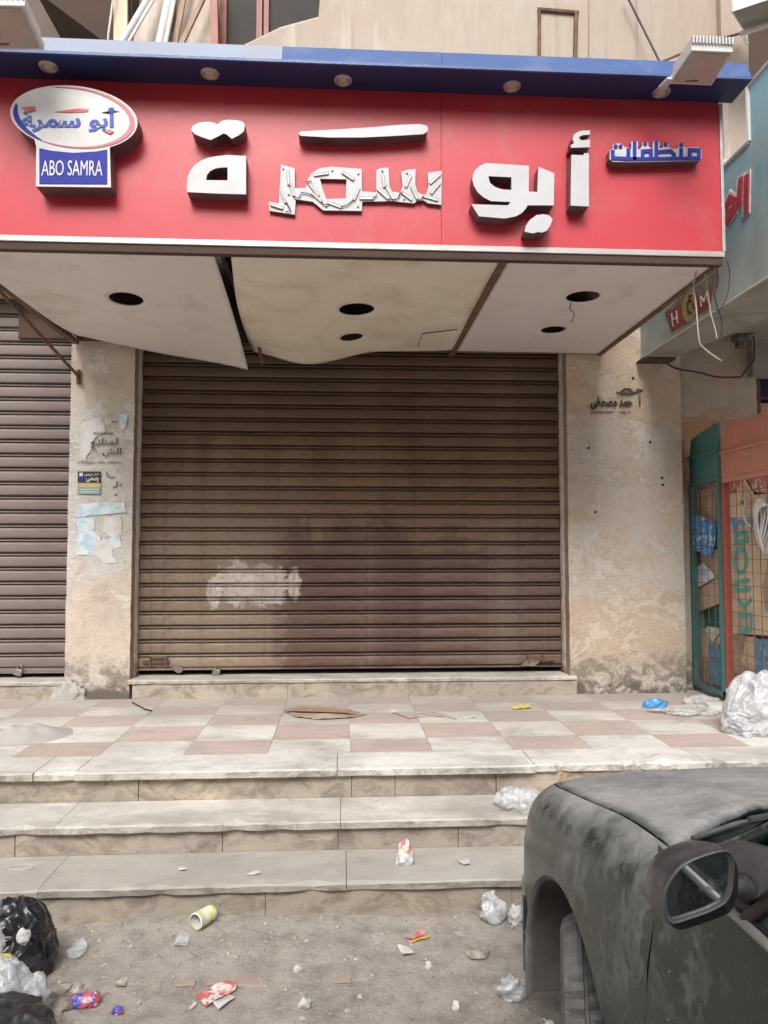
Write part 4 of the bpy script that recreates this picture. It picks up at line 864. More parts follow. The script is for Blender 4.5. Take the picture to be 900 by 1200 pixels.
stamp('\ufef0\ufee3\ufeb3\ufeed', 101, 559, 116, 565, 'print_white', 'lettering', .03, YF - .0125, st); stamp('\ufeb2\ufef4\ufee3 \ufeae\ufec4\ufed7', 99, 554, 116, 558, 'print_white', 'lettering', .02, YF - .0125, st)
# nails / small dark holes on right pillar as near-black discs, the hole shade put into their colour
m = MB()
for p in ((742, 443), (690, 525), (762, 518), (777, 568), (698, 600), (776, 560)): c = onY(*p, YF - .008); m.tube([c, c + Vector((0, .004, 0))], .011, 7)
m.build('nail_holes', 'dark_void', bld)

# ================================================================ NEIGHBOUR CANOPY (right)
XN = 2.42
nb = thing('neighbour_sign', (2.6, 4.6, 3.15), 'pale blue neighbour canopy with red Arabic letters on a grey beam', 'sign')
def prismX(pts, d, name, mat, parent, X=XN): m = MB(); m.prism([Vector((X, y, z)) for y, z in pts], (d, 0, 0)); return m.build(name, mat, parent)
prismX([(5.80, 3.152), (2.9, 3.152), (2.9, 4.365), (4.13, 4.365), (4.13, 4.03), (4.45, 4.03), (4.45, 3.75), (5.80, 3.45)], .05, 'side_panel', 'neighbour_sign_paint', nb)
for a, b in (((2.9, 4.38), (4.135, 4.38)), ((4.135, 4.38), (4.135, 4.04)), ((4.135, 4.04), (4.6, 4.045)), ((5.80, 3.150), (2.9, 3.150))):
    m = MB(); m.tube([(XN - .004, *a), (XN - .004, *b)], .014, 6); m.build('edge_trim', 'concrete_light' if a[1] < 3.2 else 'white_plastic', nb)
m = MB(); m.add([(2.405, 5.80, 3.135), (2.62, 5.80, 3.135), (3.05, 2.9, 3.135), (2.405, 2.9, 3.135), (2.405, 5.80, 3.149), (2.62, 5.80, 3.149), (3.05, 2.9, 3.149), (2.405, 2.9, 3.149)], [(0, 1, 2, 3), (4, 5, 6, 7), (0, 4, 5, 1), (1, 5, 6, 2), (2, 6, 7, 3), (3, 7, 4, 0)]); m.build('bottom_plate', 'concrete_grey', nb)
bx('end_block', (2.38, 2.64, YF - .16, YF - .0, 3.12, 3.134), 'brown_dark', nb)
bx('wall_block', (2.50, 3.1, 4.9, 5.7, 3.5, 4.36), 'concrete_light', nb)
bx('ceiling_slab', (2.62, 4.4, 4.0, 6.6, 3.36, 3.5), 'concrete_grey', nb)
NW = [[(778, 742), (775, 930)], [(742, 760), (735, 880), (700, 935), (668, 950)], [(662, 900), (680, 862), (706, 880), (704, 930), (668, 985), (662, 1000)]]
m = MB()
for L in NW: m.stroke([onX(*c8(p), XN - .001) for p in L], .085, (-1, 0, 0), .006)
m.build('letter_outline', 'print_white', nb)
for L in NW: m = MB(); m.stroke([onX(*c8(p), XN - .008) for p in L], .048, (-1, 0, 0), .006); m.build('letter', 'logo_red', nb)
def px_(nm, pts, mat, d, par=nb, cv=c7): m = MB(); m.prism([onX(*cv(p), XN - d) for p in pts], (d * .8, 0, 0)); return m.build(nm, mat, par)
stk = thing('sticker', onX(805, 350, XN - .01), 'torn red and yellow round sticker with letters on the neighbour beam', 'sticker')
px_('sticker_panel', [(175, 455), (300, 330), (430, 250), (545, 150), (552, 240), (515, 300), (490, 430), (395, 480), (320, 540), (225, 595)], 'sticker_torn', .003, stk)
px_('sticker_panel', [(178, 458), (300, 400), (320, 535), (228, 592)], 'sticker_red', .006, stk); px_('sticker_panel', [(385, 345), (515, 275), (488, 428), (392, 478)], 'sticker_red', .006, stk)
px_('sticker_disc', [(345 + 50 * math.cos(t), 418 + 102 * math.sin(t) - 18 * math.cos(t)) for t in [2 * math.pi * i / 24 for i in range(24)]], 'sticker_yellow', .010, stk)
def strokeX(L, w, mat, nm, d=.012, par=stk): m = MB(); [m.stroke([onX(*c7(p), XN - d) for p in l], w, (-1, 0, 0), .002) for l in L]; return m.build(nm, mat, par)
strokeX([[(222, 470), (232, 550)], [(255, 450), (265, 530)], [(226, 512), (262, 490)]], .013, 'print_white', 'letter', .008)
strokeX([[(425, 345), (432, 410)], [(425, 345), (452, 378)], [(452, 378), (470, 315)], [(470, 315), (482, 380)]], .013, 'print_white', 'letter', .008)
strokeX([[(335, 395), (350, 370), (362, 380)], [(335, 395), (340, 450), (360, 462)], [(370, 400), (385, 430)], [(345, 345), (365, 338)]], .016, 'black_ink', 'letter', .012)
# interior of the neighbour shop
ns = thing('neighbour_shop', (4.2, 6, ZP), 'dim neighbouring shop opening at the right edge of the picture', 'building')
bx('back_wall', (3.38, 6.5, 7.6, 7.7, .42, 3.9), 'dark_room', ns); bx('ceiling', (3.385, 6.5, 5.8, 7.7, 3.5, 3.6), 'concrete_grey', ns); bx('side_wall', (6.4, 6.5, 5.8, 7.6, .42, 3.5), 'dark_room', ns); bx('lintel', (3.40, 6.5, 5.85, 5.95, 3.05, 3.499), 'concrete_grey', ns); bx('upper_wall', (3.4, 6.5, 5.8, 6.0, 3.76, 8), 'brown_wall', ns); bx('post', (3.475, 3.51, 5.94, 6.0, .46, 3.04), 'rusty_steel', ns)
bx('floor', (3.385, 6.5, 6.61, 7.59, .42, .47), 'cement_mound', ns)
sf = thing('storage_shelf', (3.9, 6.4, ZP), 'dark metal shelf inside the neighbouring shop', 'shelf')
for z in (1.6, 2.25, 2.68, 2.93): bx('shelf_board', (3.46, 4.5, 6.2, 6.6, z, z + .02), 'rusty_steel', sf)
for x in (3.46, 4.48): bx('upright', (x, x + .02, 6.2, 6.22, ZP, 3.0), 'rusty_steel', sf)
for i, (z, mt, lb) in enumerate(((2.70, 'cardboard', 'brown carton on the top row of the dim shelf'), (2.27, 'cardboard', 'reddish carton on the middle row of the dim shelf'))):
    tag(bx('carton', (3.52, 4.2, 6.22, 6.55, z + .001, z + .2), mt, None, .004), lb, 'carton')
tag(bx('carton', (3.5, 4.3, 6.22, 6.5, 2.951, 3.2), 'navy_soffit', None, .004), 'dark blue box on top of the dim shelf', 'box')
# AC unit
t = thing('air_conditioner', onZ(880, 20, 5.35), 'white air conditioner box mounted at the upper right corner', 'air conditioner')
A = [onZ(857, 14, 5.35), onZ(905, -2, 5.35), onZ(960, 18, 5.35), onZ(872, 37, 5.35)]; m = MB(); m.prism(A, (0, 0, .35)); m.build('casing', 'white_plastic', t, bevel=.01)
ce = sum(A, Vector()) / 4; m = MB(); m.prism([ce + (a - ce) * .93 - Vector((0, 0, .006)) for a in A], (0, 0, .005)); m.build('base_plate', 'concrete_grey', t)
m = MB(); m.tube([onZ(867, 40, 5.3), onZ(902, 29, 5.3), onZ(960, 10, 5.3)], .018, 6); m.tube([onZ(872, 44, 5.25), onZ(876, 52, 5.2)], .012, 6); m.build('bracket', 'white_plastic', t)

# ================================================================ OPEN DISPLAY DOORS (right)
def door(name, label, X, ya, yb, zb, ztop, paint, wm, scal):
    t = thing(name, (X, (ya + yb) / 2, ZP), label, 'display door', 'hinged display doors of the neighbour kiosk')
    L = abs(ya - yb); lo, hi = min(ya, yb), max(ya, yb)
    for y in (lo + .014, hi - .014): m = MB(); m.box(X - .02, X + .02, y - .014, y + .014, zb, ztop - .02); m.build('frame_post', paint if wm == 'teal' else 'red_wire', t)
    for z in (zb + .02, ztop - .0, ): m = MB(); m.box(X - .018, X + .018, lo, hi, z - .018, z + .018); m.build('frame_rail', paint, t)
    pts = []; n = 28
    for i in range(n + 1):
        u = i / n; y = hi - (hi - lo) * u; pts.append((y, scal(u)))
    pts += [(lo, ztop + .02), (hi, ztop + .02)]
    m = MB(); m.prism([Vector((X - .012, y, z)) for y, z in pts], (.02, 0, 0)); m.build('top_board', paint, t)
    m = MB(); m.box(X - .03, X - .0125, lo, hi, ztop + .20, ztop + .222); m.build('ledge', paint, t)
    m = MB(); k_ = 0
    z = zb + .06
    while z < ztop - .03: m.tube([(X - .014, lo + .02, z + random.uniform(-.004, .004)), (X - .014, hi - .02, z + random.uniform(-.004, .004))], .0028, 4); z += .098
    y = lo + .09
    while y < hi - .03: m.tube([(X - .018, y, zb + .02), (X - .018, y + random.uniform(-.006, .006), ztop - .02)], .0028, 4); y += .098
    m.build('wire_mesh', 'rust_wire', t); bx('back_board', (X + .10, X + .115, lo + .01, hi - .01, zb, ztop), 'teal_paint' if wm == 'teal' else 'cardboard_stained', t)
    for y in (lo + .006, hi - .006): bx('side_board', (X + .021, X + .10, y - .006, y + .006, zb, ztop), paint, t)
    bx('caster', (X - .01, X + .03, lo + .02, lo + .06, ZP + .001, zb), 'black_plastic', t)
def s_green(u): return 2.50 + .06 * math.sin(min(1, u * 1.3) * math.pi / 2) + (.02 if u > .8 else 0) - (.12 if u < .06 else 0)
def s_pink(u): return 2.51 + .05 * abs(math.sin(u * math.pi * 2.1 + .2)) - (.07 if u < .04 else 0)
door('display_door', 'dark teal scalloped display door with mesh beside the right pillar', 2.88, 5.915, 5.44, .50, 2.15, 'teal_paint', 'teal', s_green)
door('display_door', 'salmon pink scalloped display door with mesh and cable coil at the right edge', 2.90, 5.43, 4.55, .50, 2.13, 'salmon_paint', 'red', s_pink)
def card(pts, X, mat, label, name='cardboard_piece', cat='cardboard', d=.012):
    m = MB(); P = [onX(p[0], p[1], X) for p in pts]; m.prism(P, (d, 0, 0)); return tag(m.build(name, mat), label, cat, 'cardboard and packets stuffed behind the mesh')
XG, XP_ = 2.905, 2.93
card([(806, 572), (817, 570), (822, 574), (838, 570), (840, 640), (808, 650)], XG + .03, 'cardboard', 'brown cardboard with two dark holes at the top of the teal door')
card([(805, 650), (842, 640), (843, 690), (808, 700)], XG + .035, 'cardboard', 'worn brown cardboard behind the blue packet of the teal door')
card([(812, 694), (842, 678), (846, 706), (815, 718)], XG + .015, 'cardboard', 'tilted cardboard strip in the middle of the teal door')
card([(812, 735), (845, 738), (850, 800), (815, 806)], XG + .03, 'cardboard', 'lower brown cardboard of the teal door')
card([(828, 734), (842, 736), (843, 742), (835, 752), (828, 742)], XG + .012, 'paper_white', 'white torn card near the bottom of the teal door')
card([(830, 755), (849, 755), (852, 812), (832, 796)], XG + .012, 'carton_blue_print', 'dark blue printed carton at the bottom of the teal door', 'carton', 'carton')
card([(806, 614), (810, 604), (822, 606), (835, 614), (834, 636), (830, 652), (818, 646), (804, 644)], XG - .035, 'packet_print', 'crumpled blue and white packet pushed through the mesh of the teal door', 'packet', 'packet', .03)
card([(802, 566), (820, 568), (838, 566), (838, 574), (806, 576)], XG + .05, 'snack_print', 'bright packets peeping over the cardboard of the teal door', 'packet', 'packet')
card([(840, 583), (862, 578), (871, 562), (882, 580), (905, 578), (905, 600), (905, 745), (850, 742)], XP_ + .0, 'cardboard', 'tall brown carton with green lettering behind the mesh of the pink door', 'carton', 'carton')
card([(843, 568), (858, 562), (885, 560), (905, 556), (905, 578), (870, 576), (845, 582)], XP_ + .03, 'snack_print', 'colourful packets above the tall carton of the pink door', 'packet', 'packet')
card([(850, 745), (885, 746), (885, 800), (855, 806)], XP_ + .01, 'cardboard', 'lower brown cardboard of the pink door left of the blue carton')
card([(885, 748), (905, 750), (905, 800), (886, 796)], XP_ + .005, 'carton_blue_print', 'pale blue printed carton at the bottom of the pink door', 'carton', 'carton')
card([(852, 785), (862, 787), (860, 795), (853, 796)], XP_ - .002, 'packet_blue', 'small bright blue packet at the bottom of the pink door', 'packet', 'packet')
card([(803, 578), (812, 566), (818, 580), (816, 612), (806, 610)], XG + .008, 'cardboard', 'thin folded brown flap at the left post of the teal door')
card([(826, 640), (846, 646), (846, 672), (838, 680), (822, 664)], XG + .012, 'cardboard_stained', 'stained creased cardboard flap in the middle of the teal door')
card([(808, 668), (824, 660), (838, 676), (812, 692)], XG + .006, 'poster_blue', 'faded greenish label on the cardboard of the teal door', 'label', 'label')
card([(815, 806), (815, 770), (830, 772), (830, 800)], XG + .010, 'cardboard_stained', 'dirty cardboard strip at the bottom left of the teal door')
card([(852, 742), (872, 744), (868, 770), (876, 786), (856, 790)], XP_ - .004, 'cardboard_stained', 'crumpled stained cardboard below the tall carton')
card([(896, 610), (905, 604), (905, 720), (897, 716), (893, 690), (899, 660)], XP_ - .004, 'cardboard_stained', 'torn dark edge of cardboard at the right of the tall carton')
# lettering on the tall carton: turned column of green shapes and blue shape on top
m = MB(); XX = XP_ - .003
def gl(L, w): m.stroke([onX(*p, XX) for p in L], w, (-1, 0, 0), .001)
gl([(862, 626), (874, 624), (876, 634), (862, 636)], .03); gl([(862, 626), (862, 638)], .02)
gl([(868 + 7 * math.cos(t), 657 + 14 * math.sin(t)) for t in [2 * math.pi * i / 14 for i in range(15)]], .032)
gl([(862, 682), (877, 680)], .03); gl([(862, 682), (864, 692), (878, 690)], .03); gl([(866, 702), (872, 712), (880, 702)], .03); gl([(866, 722), (880, 720), (880, 738), (867, 740), (867, 730)], .03)
tag(m.build('carton_print', 'cardboard_teal'), 'column of green letters printed on the tall carton', 'lettering')
m = MB(); gl([(846, 622), (846, 612), (852, 608), (860, 610), (861, 620), (866, 612), (884, 612)], .035); tag(m.build('carton_print', 'cardboard_blue'), 'blue letters at the top of the tall carton', 'lettering')
# white cable coil
m = MB()
for i in range(9):
    a0 = onX(888 + i * 1.3, 598, 2.86 - .003 * i); b0 = onX(893 + i * .9, 585 + i * 1.5, 2.86 - .003 * i); c0 = onX(884 + i * 2.2, 640 + i * 2.2, 2.86 - .004 * i)
    top = onX(890 + i * .6, 585 + i, 2.86 - .003 * i); bot = onX(890 + i * 1.6, 632 + i * 2.6, 2.855 - .003 * i); w_ = (.045 + .008 * i); ce = (top + bot) / 2; hh = (top - bot).length / 2
    m.tube([ce + Vector((-.01 * math.sin(t * 2), w_ * math.sin(t) * (1 + .3 * math.sin(t + i)), hh * math.cos(t))) for t in [2 * math.pi * k_ / 28 for k_ in range(29)]], .0065, 6)
tag(m.build('cable_coil', 'cable_white', smooth=True), 'coil of white cable hanging on the pink display door', 'cable coil')
m = MB(); m.tube([onX(868, 590, 2.87), onX(869, 585, 2.865), onX(873, 584, 2.86), onX(874, 590, 2.86), onX(871, 600, 2.86), onX(874, 612, 2.86), onX(880, 618, 2.86)], .012, 8); tag(m.build('hook', 'cable_pale', smooth=True), 'grey bent tube hooked left of the cable coil', 'tube')

# ================================================================ CAR
car = thing('parked_car', (1.42, .9, 0), 'dusty dark green car parked nose to the steps at the lower right', 'car')
XC = 1.42
def interp(t, K):
    n = len(K)
    if t <= K[0][0]: return K[0][1]
    if t >= K[-1][0]: return K[-1][1]
    sl = [(K[i + 1][1] - K[i][1]) / (K[i + 1][0] - K[i][0]) for i in range(n - 1)]
    for i in range(n - 1):
        if t <= K[i + 1][0]:
            h = K[i + 1][0] - K[i][0]; u = (t - K[i][0]) / h
            def tg(j):
                if j == 0: return sl[0]
                if j == n - 1: return sl[-1]
                return 0 if sl[j - 1] * sl[j] <= 0 else 2 * sl[j - 1] * sl[j] / (sl[j - 1] + sl[j])
            a, b = tg(i), tg(i + 1)
            return (2 * u ** 3 - 3 * u * u + 1) * K[i][1] + (u ** 3 - 2 * u * u + u) * h * a + (-2 * u ** 3 + 3 * u * u) * K[i + 1][1] + (u ** 3 - u * u) * h * b
HC = [(1.2, 1.055), (1.55, 1.02), (1.76, 1.0), (2.06, .945), (2.45, .866), (2.62, .82), (2.76, .74), (2.86, .62), (2.92, .48)]
HWD = [(-2.0, .66), (-1.7, .80), (-1.0, .835), (1.0, .84), (2.0, .84), (2.35, .835), (2.55, .80), (2.70, .72), (2.82, .58), (2.90, .36), (2.93, .2)]
SEC = [(0, 1.0, 0), (.25, .72, -.003), (.45, .36, -.014), (.58, .135, -.042), (.62, .118, -.046), (.70, .055, -.085), (.77, .022, -.145), (.84, .006, -.23)]   # t, inset from side, drop
def hw(y): return interp(y, HWD)
def hood_pt(x_in, y, s=-1):
    """x_in = inset from the car side"""
    w = hw(y); hc = interp(y, HC); k_ = [(a[1], a[2]) for a in SEC][::-1]; dz = interp(min(x_in / w * .84, .84) if False else x_in, k_) if x_in < 1 else 0
    return Vector((XC + s * (w - x_in), y, hc + dz))
def side_inset(y, z):
    K = [(.22, .035), (.40, .012), (.55, .0), (.70, -.004), (.80, .004), (.90, .018), (1.04, .028)]; return interp(z, K)
def zshoulder(y): return interp(y, HC) - .23 if y > 1.42 else 1.03
def side_pt(y, f, s=-1, zb=.24):
    zt = interp(y, HC) - .23; base = interp(f, [(0, zb), (1, zt)]); z = zb + (zt - zb) * f
    k_ = .006 * f + side_inset(y, z) * (1 - f); return Vector((XC + s * (hw(y) - k_), y, z))
def surf(s, ts, ys_, fn, name, mat, parent, skip=None, holes=(), thick=None):
    pass
WY, WZ, WR = 1.97, .28, .42
def body_side(name, y0, y1, s, holes, top=None, mat='car_paint', zb=.24):
    nb_ = 26; na = max(6, int((y1 - y0) / .035))
    def fn(a, b):
        if top is None:   # fender, b = height on the side up to the shoulder
            zt = interp(a, HC) - .23; w = hw(a); z = b
            if z > zt: z = zt
            kk = side_inset(a, z); blend = max(0, min(1, (z - zt + .18) / .18)); kk = kk * (1 - blend) + .006 * blend
            return Vector((XC + s * (w - kk), a, z))
        return Vector((XC + s * (hw(a) - side_inset(a, b)), a, b))
    zt0 = max(interp(y0, HC), interp(y1, HC)) - .23 if top is None else top
    return grid_hole(na, nb_, (y0, y1), (zb, zt0), fn, holes, None, name, mat, car, None, (lambda a, b: (a, zb + (b - zb) * (interp(a, HC) - .23 - zb) / (zt0 - zb))) if top is None else None)
for s in (-1, 1):
    body_side('fender', 1.425, 2.93, s, [(WY, WZ, WR)])
    # rounded shoulder of the fender up to the bonnet seam
    m = MB(); ys_ = [1.425 + (2.93 - 1.425) * i / 40 for i in range(41)]; ks = [.006, .010, .022, .038, .055, .075, .096, .112]
    for y in ys_:
        for k_ in ks: v = hood_pt(k_, y, s); m.v.append(tuple(v))
    n = len(ks)
    for i in range(40):
        for j in range(n - 1): a = i * n + j; m.f.append([a, a + 1, a + n + 1, a + n]); m.mi.append(0)
    m.build('fender_top', 'car_paint', car, smooth=True)
    # doors
    d1 = body_side('door', .32, 1.413, s, [], 1.035); d2 = body_side('door', -.62, .312, s, [], 1.035)
    body_side('rear_quarter', -1.72, -.628, s, [(-.55, WZ, WR)], 1.035)
    m = MB(); m.tube([(XC + s * (hw(.5) - .02), .42, .90), (XC + s * (hw(.5) + .02), .44, .905), (XC + s * (hw(.5) + .02), .56, .905), (XC + s * (hw(.5) - .02), .58, .90)], .012, 8); m.build('door_handle', 'car_trim', car, smooth=True)
    bx('sill', tuple(sorted((XC + s * .80, XC + s * .70))) + (-.2, 1.62, .20, .26), 'car_trim', car)
    m = MB(); m.tube([(XC + s * (hw(y) - .022), y, 1.043) for y in (-1.0, 0, .5, 1.0, 1.22)], .0085, 6); m.build('belt_trim', 'chrome', car, smooth=True)
    # inner dark structure
    bx('inner_panel', tuple(sorted((XC + s * .72, XC + s * .79))) + (-.18, 1.45, .26, .90), 'black_plastic', car)
    # wheel-arch liner
    for wy in (WY, -.55):
        m = MB(); n = 24
        for i in range(n + 1):
            a = R(-12 + 204 * i / n)
            for xx, rr in ((.835, WR + .004), (.825, WR - .012), (.80, WR + .012), (.55, WR + .012)): m.v.append((XC + s * (xx if wy < 0 or xx < .7 else xx), wy + rr * math.cos(a), WZ + rr * math.sin(a)))
        for i in range(n):
            for j in range(3): a = i * 4 + j; m.f.append([a, a + 1, a + 5, a + 4]); m.mi.append(0)
        m.build('wheel_arch_liner', 'liner', car, smooth=True)
        bx('inner_wing', tuple(sorted((XC + s * .50, XC + s * .54))) + (wy - .42, wy + .42, .2, .72), 'liner', car)
    # greenhouse
    bt = lambda y: Vector((XC + s * (hw(y) - .03), y, 1.045)); rf = lambda y, z=1.42: Vector((XC + s * (.655), y, z))
    ap0 = Vector((XC + s * .758, 1.45, .968)); ap1 = Vector((XC + s * .63, .80, 1.40))
    m = MB(); m.tube([ap0 - Vector((0, -.06, .03)), ap0.lerp(ap1, .3), ap0.lerp(ap1, .65) + Vector((0, 0, .01)), ap1], [.015, .016, .018, .02], 10); m.build('windshield_pillar', 'car_paint', car, smooth=True)
    m = MB(); P = [bt(1.10), Vector((XC + s * .665, .84, 1.37)), Vector((XC + s * .655, .36, 1.395)), bt(.36)]; m.prism(P, (-s * .006, 0, 0)); m.build('side_window', 'car_glass', car)
    m = MB(); P = [bt(.28), Vector((XC + s * .655, .30, 1.395)), Vector((XC + s * .66, -.35, 1.37)), bt(-.62)]; m.prism(P, (-s * .006, 0, 0)); m.build('side_window', 'car_glass', car)
    m = MB(); m.tube([bt(1.10), Vector((XC + s * .667, .85, 1.375)), Vector((XC + s * .655, .35, 1.40)), Vector((XC + s * .66, -.37, 1.38)), bt(-.66)], .016, 6); m.tube([bt(.32), Vector((XC + s * .655, .33, 1.40))], .022, 6); m.tube([bt(1.12), bt(-.66)], .010, 6); m.build('window_frame', 'black_plastic', car, smooth=True)
    m = MB(); m.prism([bt(1.34), bt(1.10), Vector((XC + s * .755, 1.13, 1.135)), Vector((XC + s * .765, 1.22, 1.115))], (-s * .02, 0, 0)); m.build('mirror_sail', 'car_trim', car, bevel=.006)
    m = MB(); m.prism([Vector((XC + s * .832, 1.41, 1.0)), bt(1.33), Vector((XC + s * .77, 1.30, 1.085)), Vector((XC + s * .775, 1.40, 1.0))], (-s * .012, 0, 0)); m.build('pillar_base', 'car_paint', car)
# bonnet
def hood_grid(name, mat, ya, yb):
    nx_, ny_ = 40, 34; m = MB()
    for j in range(ny_ + 1):
        for i in range(nx_ + 1):
            u = -1 + 2 * i / nx_; s = -1 if u < 0 else 1; au = abs(u); back = 1.765 - .225 * au ** 3.2; y = back + (yb - back) * j / ny_
            w = hw(y); xin = .119 + (w - .119) * (1 - au); v = hood_pt(min(xin, .999), y, s); v.x = XC + u * (w - .119)
            if j == 0: v.z -= .012
            cr = .012 * math.exp(-((au - .62) / .05) ** 2) * (1 - j / ny_ * .5); v.z += cr; m.v.append(tuple(v))
    for j in range(ny_):
        for i in range(nx_): a = j * (nx_ + 1) + i; m.f.append([a, a + 1, a + nx_ + 2, a + nx_ + 1]); m.mi.append(0)
    o = m.build(name, mat, car, smooth=True); s_ = o.modifiers.new('s', 'SOLIDIFY'); s_.thickness = .012; s_.offset = -1; return o
hood_grid('bonnet', 'car_paint', 1.6, 2.925)
# under-seam darkness and cowl
m = MB()
for i in range(21):
    u = -1 + 2 * i / 20; au = abs(u); back = 1.765 - .225 * au ** 3.2; x = XC + u * .735; m.v += [(x, back + .05, .955 - .02 * au), (x, back - .03, .955 - .03 * au), (x, back - .16, .965 - .03 * au)]
for i in range(20):
    for j in range(2): a = i * 3 + j; m.f.append([a, a + 1, a + 4, a + 3]); m.mi.append(0)
m.build('cowl', 'black_plastic', car)
m = MB(); n = 20; 
for j in range(9):
    for i in range(n + 1):
        u = -1 + 2 * i / n; au = abs(u); y0_ = 1.68 - .21 * au ** 2.6; b = Vector((XC + u * .745, y0_, .962 - .01 * au)); t_ = Vector((XC + u * .63, .92 - .07 * au ** 2, 1.41)); v = b.lerp(t_, j / 8); v.z += .03 * math.sin(math.pi * j / 8) * .6; m.v.append(tuple(v))
for j in range(8):
    for i in range(n): a = j * (n + 1) + i; m.f.append([a, a + 1, a + n + 2, a + n + 1]); m.mi.append(0)
m.build('windshield', 'car_glass', car, smooth=True)
wb = lambda u, h: Vector((XC + u * .74, 1.70 - .21 * abs(u) ** 2.6, .968)).lerp(Vector((XC + u * .63, .9, 1.41)), h) + Vector((0, .02, .02))
m = MB(); m.tube([wb(-.93, .02), wb(-.75, .03), wb(-.45, .07)], .006, 6); m.build('wiper_blade', 'black_plastic', car); m = MB(); m.tube([wb(-.40, .0) + Vector((0, .04, .005)), wb(-.52, .05), wb(-.72, .05)], .008, 6); m.build('wiper_arm', 'car_trim', car)
m = MB(); m.tube([wb(-.40, 0) + Vector((0, .05, -.01)), wb(-.40, 0) + Vector((0, .04, .02))], .02, 10); m.build('wiper_pivot', 'aluminium', car, smooth=True)
# roof, rear
m = MB(); 
for j in range(13):
    y = .90 - 1.35 * j / 12
    for i in range(17): u = -1 + 2 * i / 16; m.v.append((XC + u * .65, y, 1.405 + .06 * (1 - abs(u) ** 2.4) * (.6 + .4 * math.sin(math.pi * j / 12))))
for j in range(12):
    for i in range(16): a = j * 17 + i; m.f.append([a, a + 1, a + 18, a + 17]); m.mi.append(0)
m.build('roof', 'car_paint', car, smooth=True)
m = MB(); m.add([(XC - .64, -.46, 1.40), (XC + .64, -.46, 1.40), (XC + .72, -.98, 1.05), (XC - .72, -.98, 1.05)], [(0, 1, 2, 3)]); m.build('rear_window', 'car_glass', car)
m = MB(); m.add([(XC - .80, -.98, 1.04), (XC + .80, -.98, 1.04), (XC + .78, -1.66, .99), (XC - .78, -1.66, .99), (XC - .78, -1.72, .45), (XC + .78, -1.72, .45)], [(0, 1, 2, 3), (3, 2, 5, 4)]); m.build('boot_lid', 'car_paint', car)
m = MB(); m.box(XC - .80, XC + .80, -1.80, -1.64, .25, .5); m.build('rear_bumper', 'car_trim', car, bevel=.03)
for s in (-1, 1): m = MB(); m.box(*sorted((XC + s * .55, XC + s * .78)), -1.735, -1.70, .72, .9); m.build('tail_light', 'logo_red', car, bevel=.01)
m = MB(); m.prism([Vector((XC + s_ * hw(y) * 1.005, y, .24)) for s_, y in [(-1, 2.42), (-1, 2.55), (-1, 2.7), (-1, 2.82), (-1, 2.91), (1, 2.91), (1, 2.82), (1, 2.7), (1, 2.55), (1, 2.42)]], (0, 0, .24)); m.build('front_bumper', 'car_paint', car, bevel=.01)
for s in (-1, 1): m = MB(); m.prism([Vector((XC + s * (hw(y) - .02), y - .02, .58)) for y in (2.60, 2.70, 2.80)] + [Vector((XC + s * .40, 2.86, .60)), Vector((XC + s * .40, 2.7, .60))], (0, 0, .12)); m.build('headlight', 'headlamp', car)
m = MB(); m.box(XC - .36, XC + .36, 2.86, 2.90, .52, .62); m.build('grille', 'black_plastic', car); m = MB(); m.box(XC - .7, XC + .7, -1.5, 2.7, .18, .24); m.box(XC - .5, XC + .5, 1.7, 2.6, .24, .7); m.build('underbody', 'black_plastic', car)
m = MB(); m.box(XC - .66, XC + .66, -.9, 1.35, .3, .55); m.build('cabin_floor', 'black_plastic', car)
for s in (-1, 1): m = MB(); m.box(XC + s * .36 - .24, XC + s * .36 + .24, .05, .20, .5, 1.2); m.box(XC + s * .36 - .24, XC + s * .36 + .24, .2, .7, .45, .62); m.build('seat', 'black_plastic', car, bevel=.05)
# wheels
def wheel(x, y, s, steer):
    Mx = Matrix.Translation((x, y, .307)) @ Matrix.Rotation(steer, 4, 'Z'); R_ = .305; w = .093
    prof = [(.19, -.085), (.22, -.098), (.26, -.099), (.285, -.092), (.298, -w + .018), (R_, -w + .034), (R_, -.047), (R_ - .015, -.045), (R_ - .015, -.037), (R_ + .001, -.035), (R_ + .001, -.007), (R_ - .015, -.005), (R_ - .015, .005), (R_ + .001, .007), (R_ + .001, .035), (R_ - .015, .037), (R_ - .015, .045), (R_, .047), (R_, w - .034), (.298, w - .018), (.285, .092), (.26, .099), (.22, .098), (.19, .085)]
    def rf(k_, j, r):
        if j in (4, 5, 6, 17, 18, 19) and k_ % 4 == 0: return r - .012
        if j in (9, 10, 13, 14) and (k_ + j) % 4 == 0: return r - .010
        return r
    t = MB(); t.lathe(prof, 200, Mx, 0, rf); tw = t.build('wheel', 'rubber', car)
    m = MB(); m.lathe([(.005, s * .05), (.05, s * .05), (.06, s * .035), (.13, s * .03), (.17, s * .05), (.185, s * .085), (.195, s * .088), (.19, -s * .08), (.17, -s * .05)], 48, Mx); m.build('rim', 'rim_metal', tw, smooth=True)
wheel(XC - .745, 1.95, -1, R(-16)); wheel(XC + .745, 1.95, 1, R(-16)); wheel(XC - .72, -.55, -1, 0); wheel(XC + .72, -.55, 1, 0)
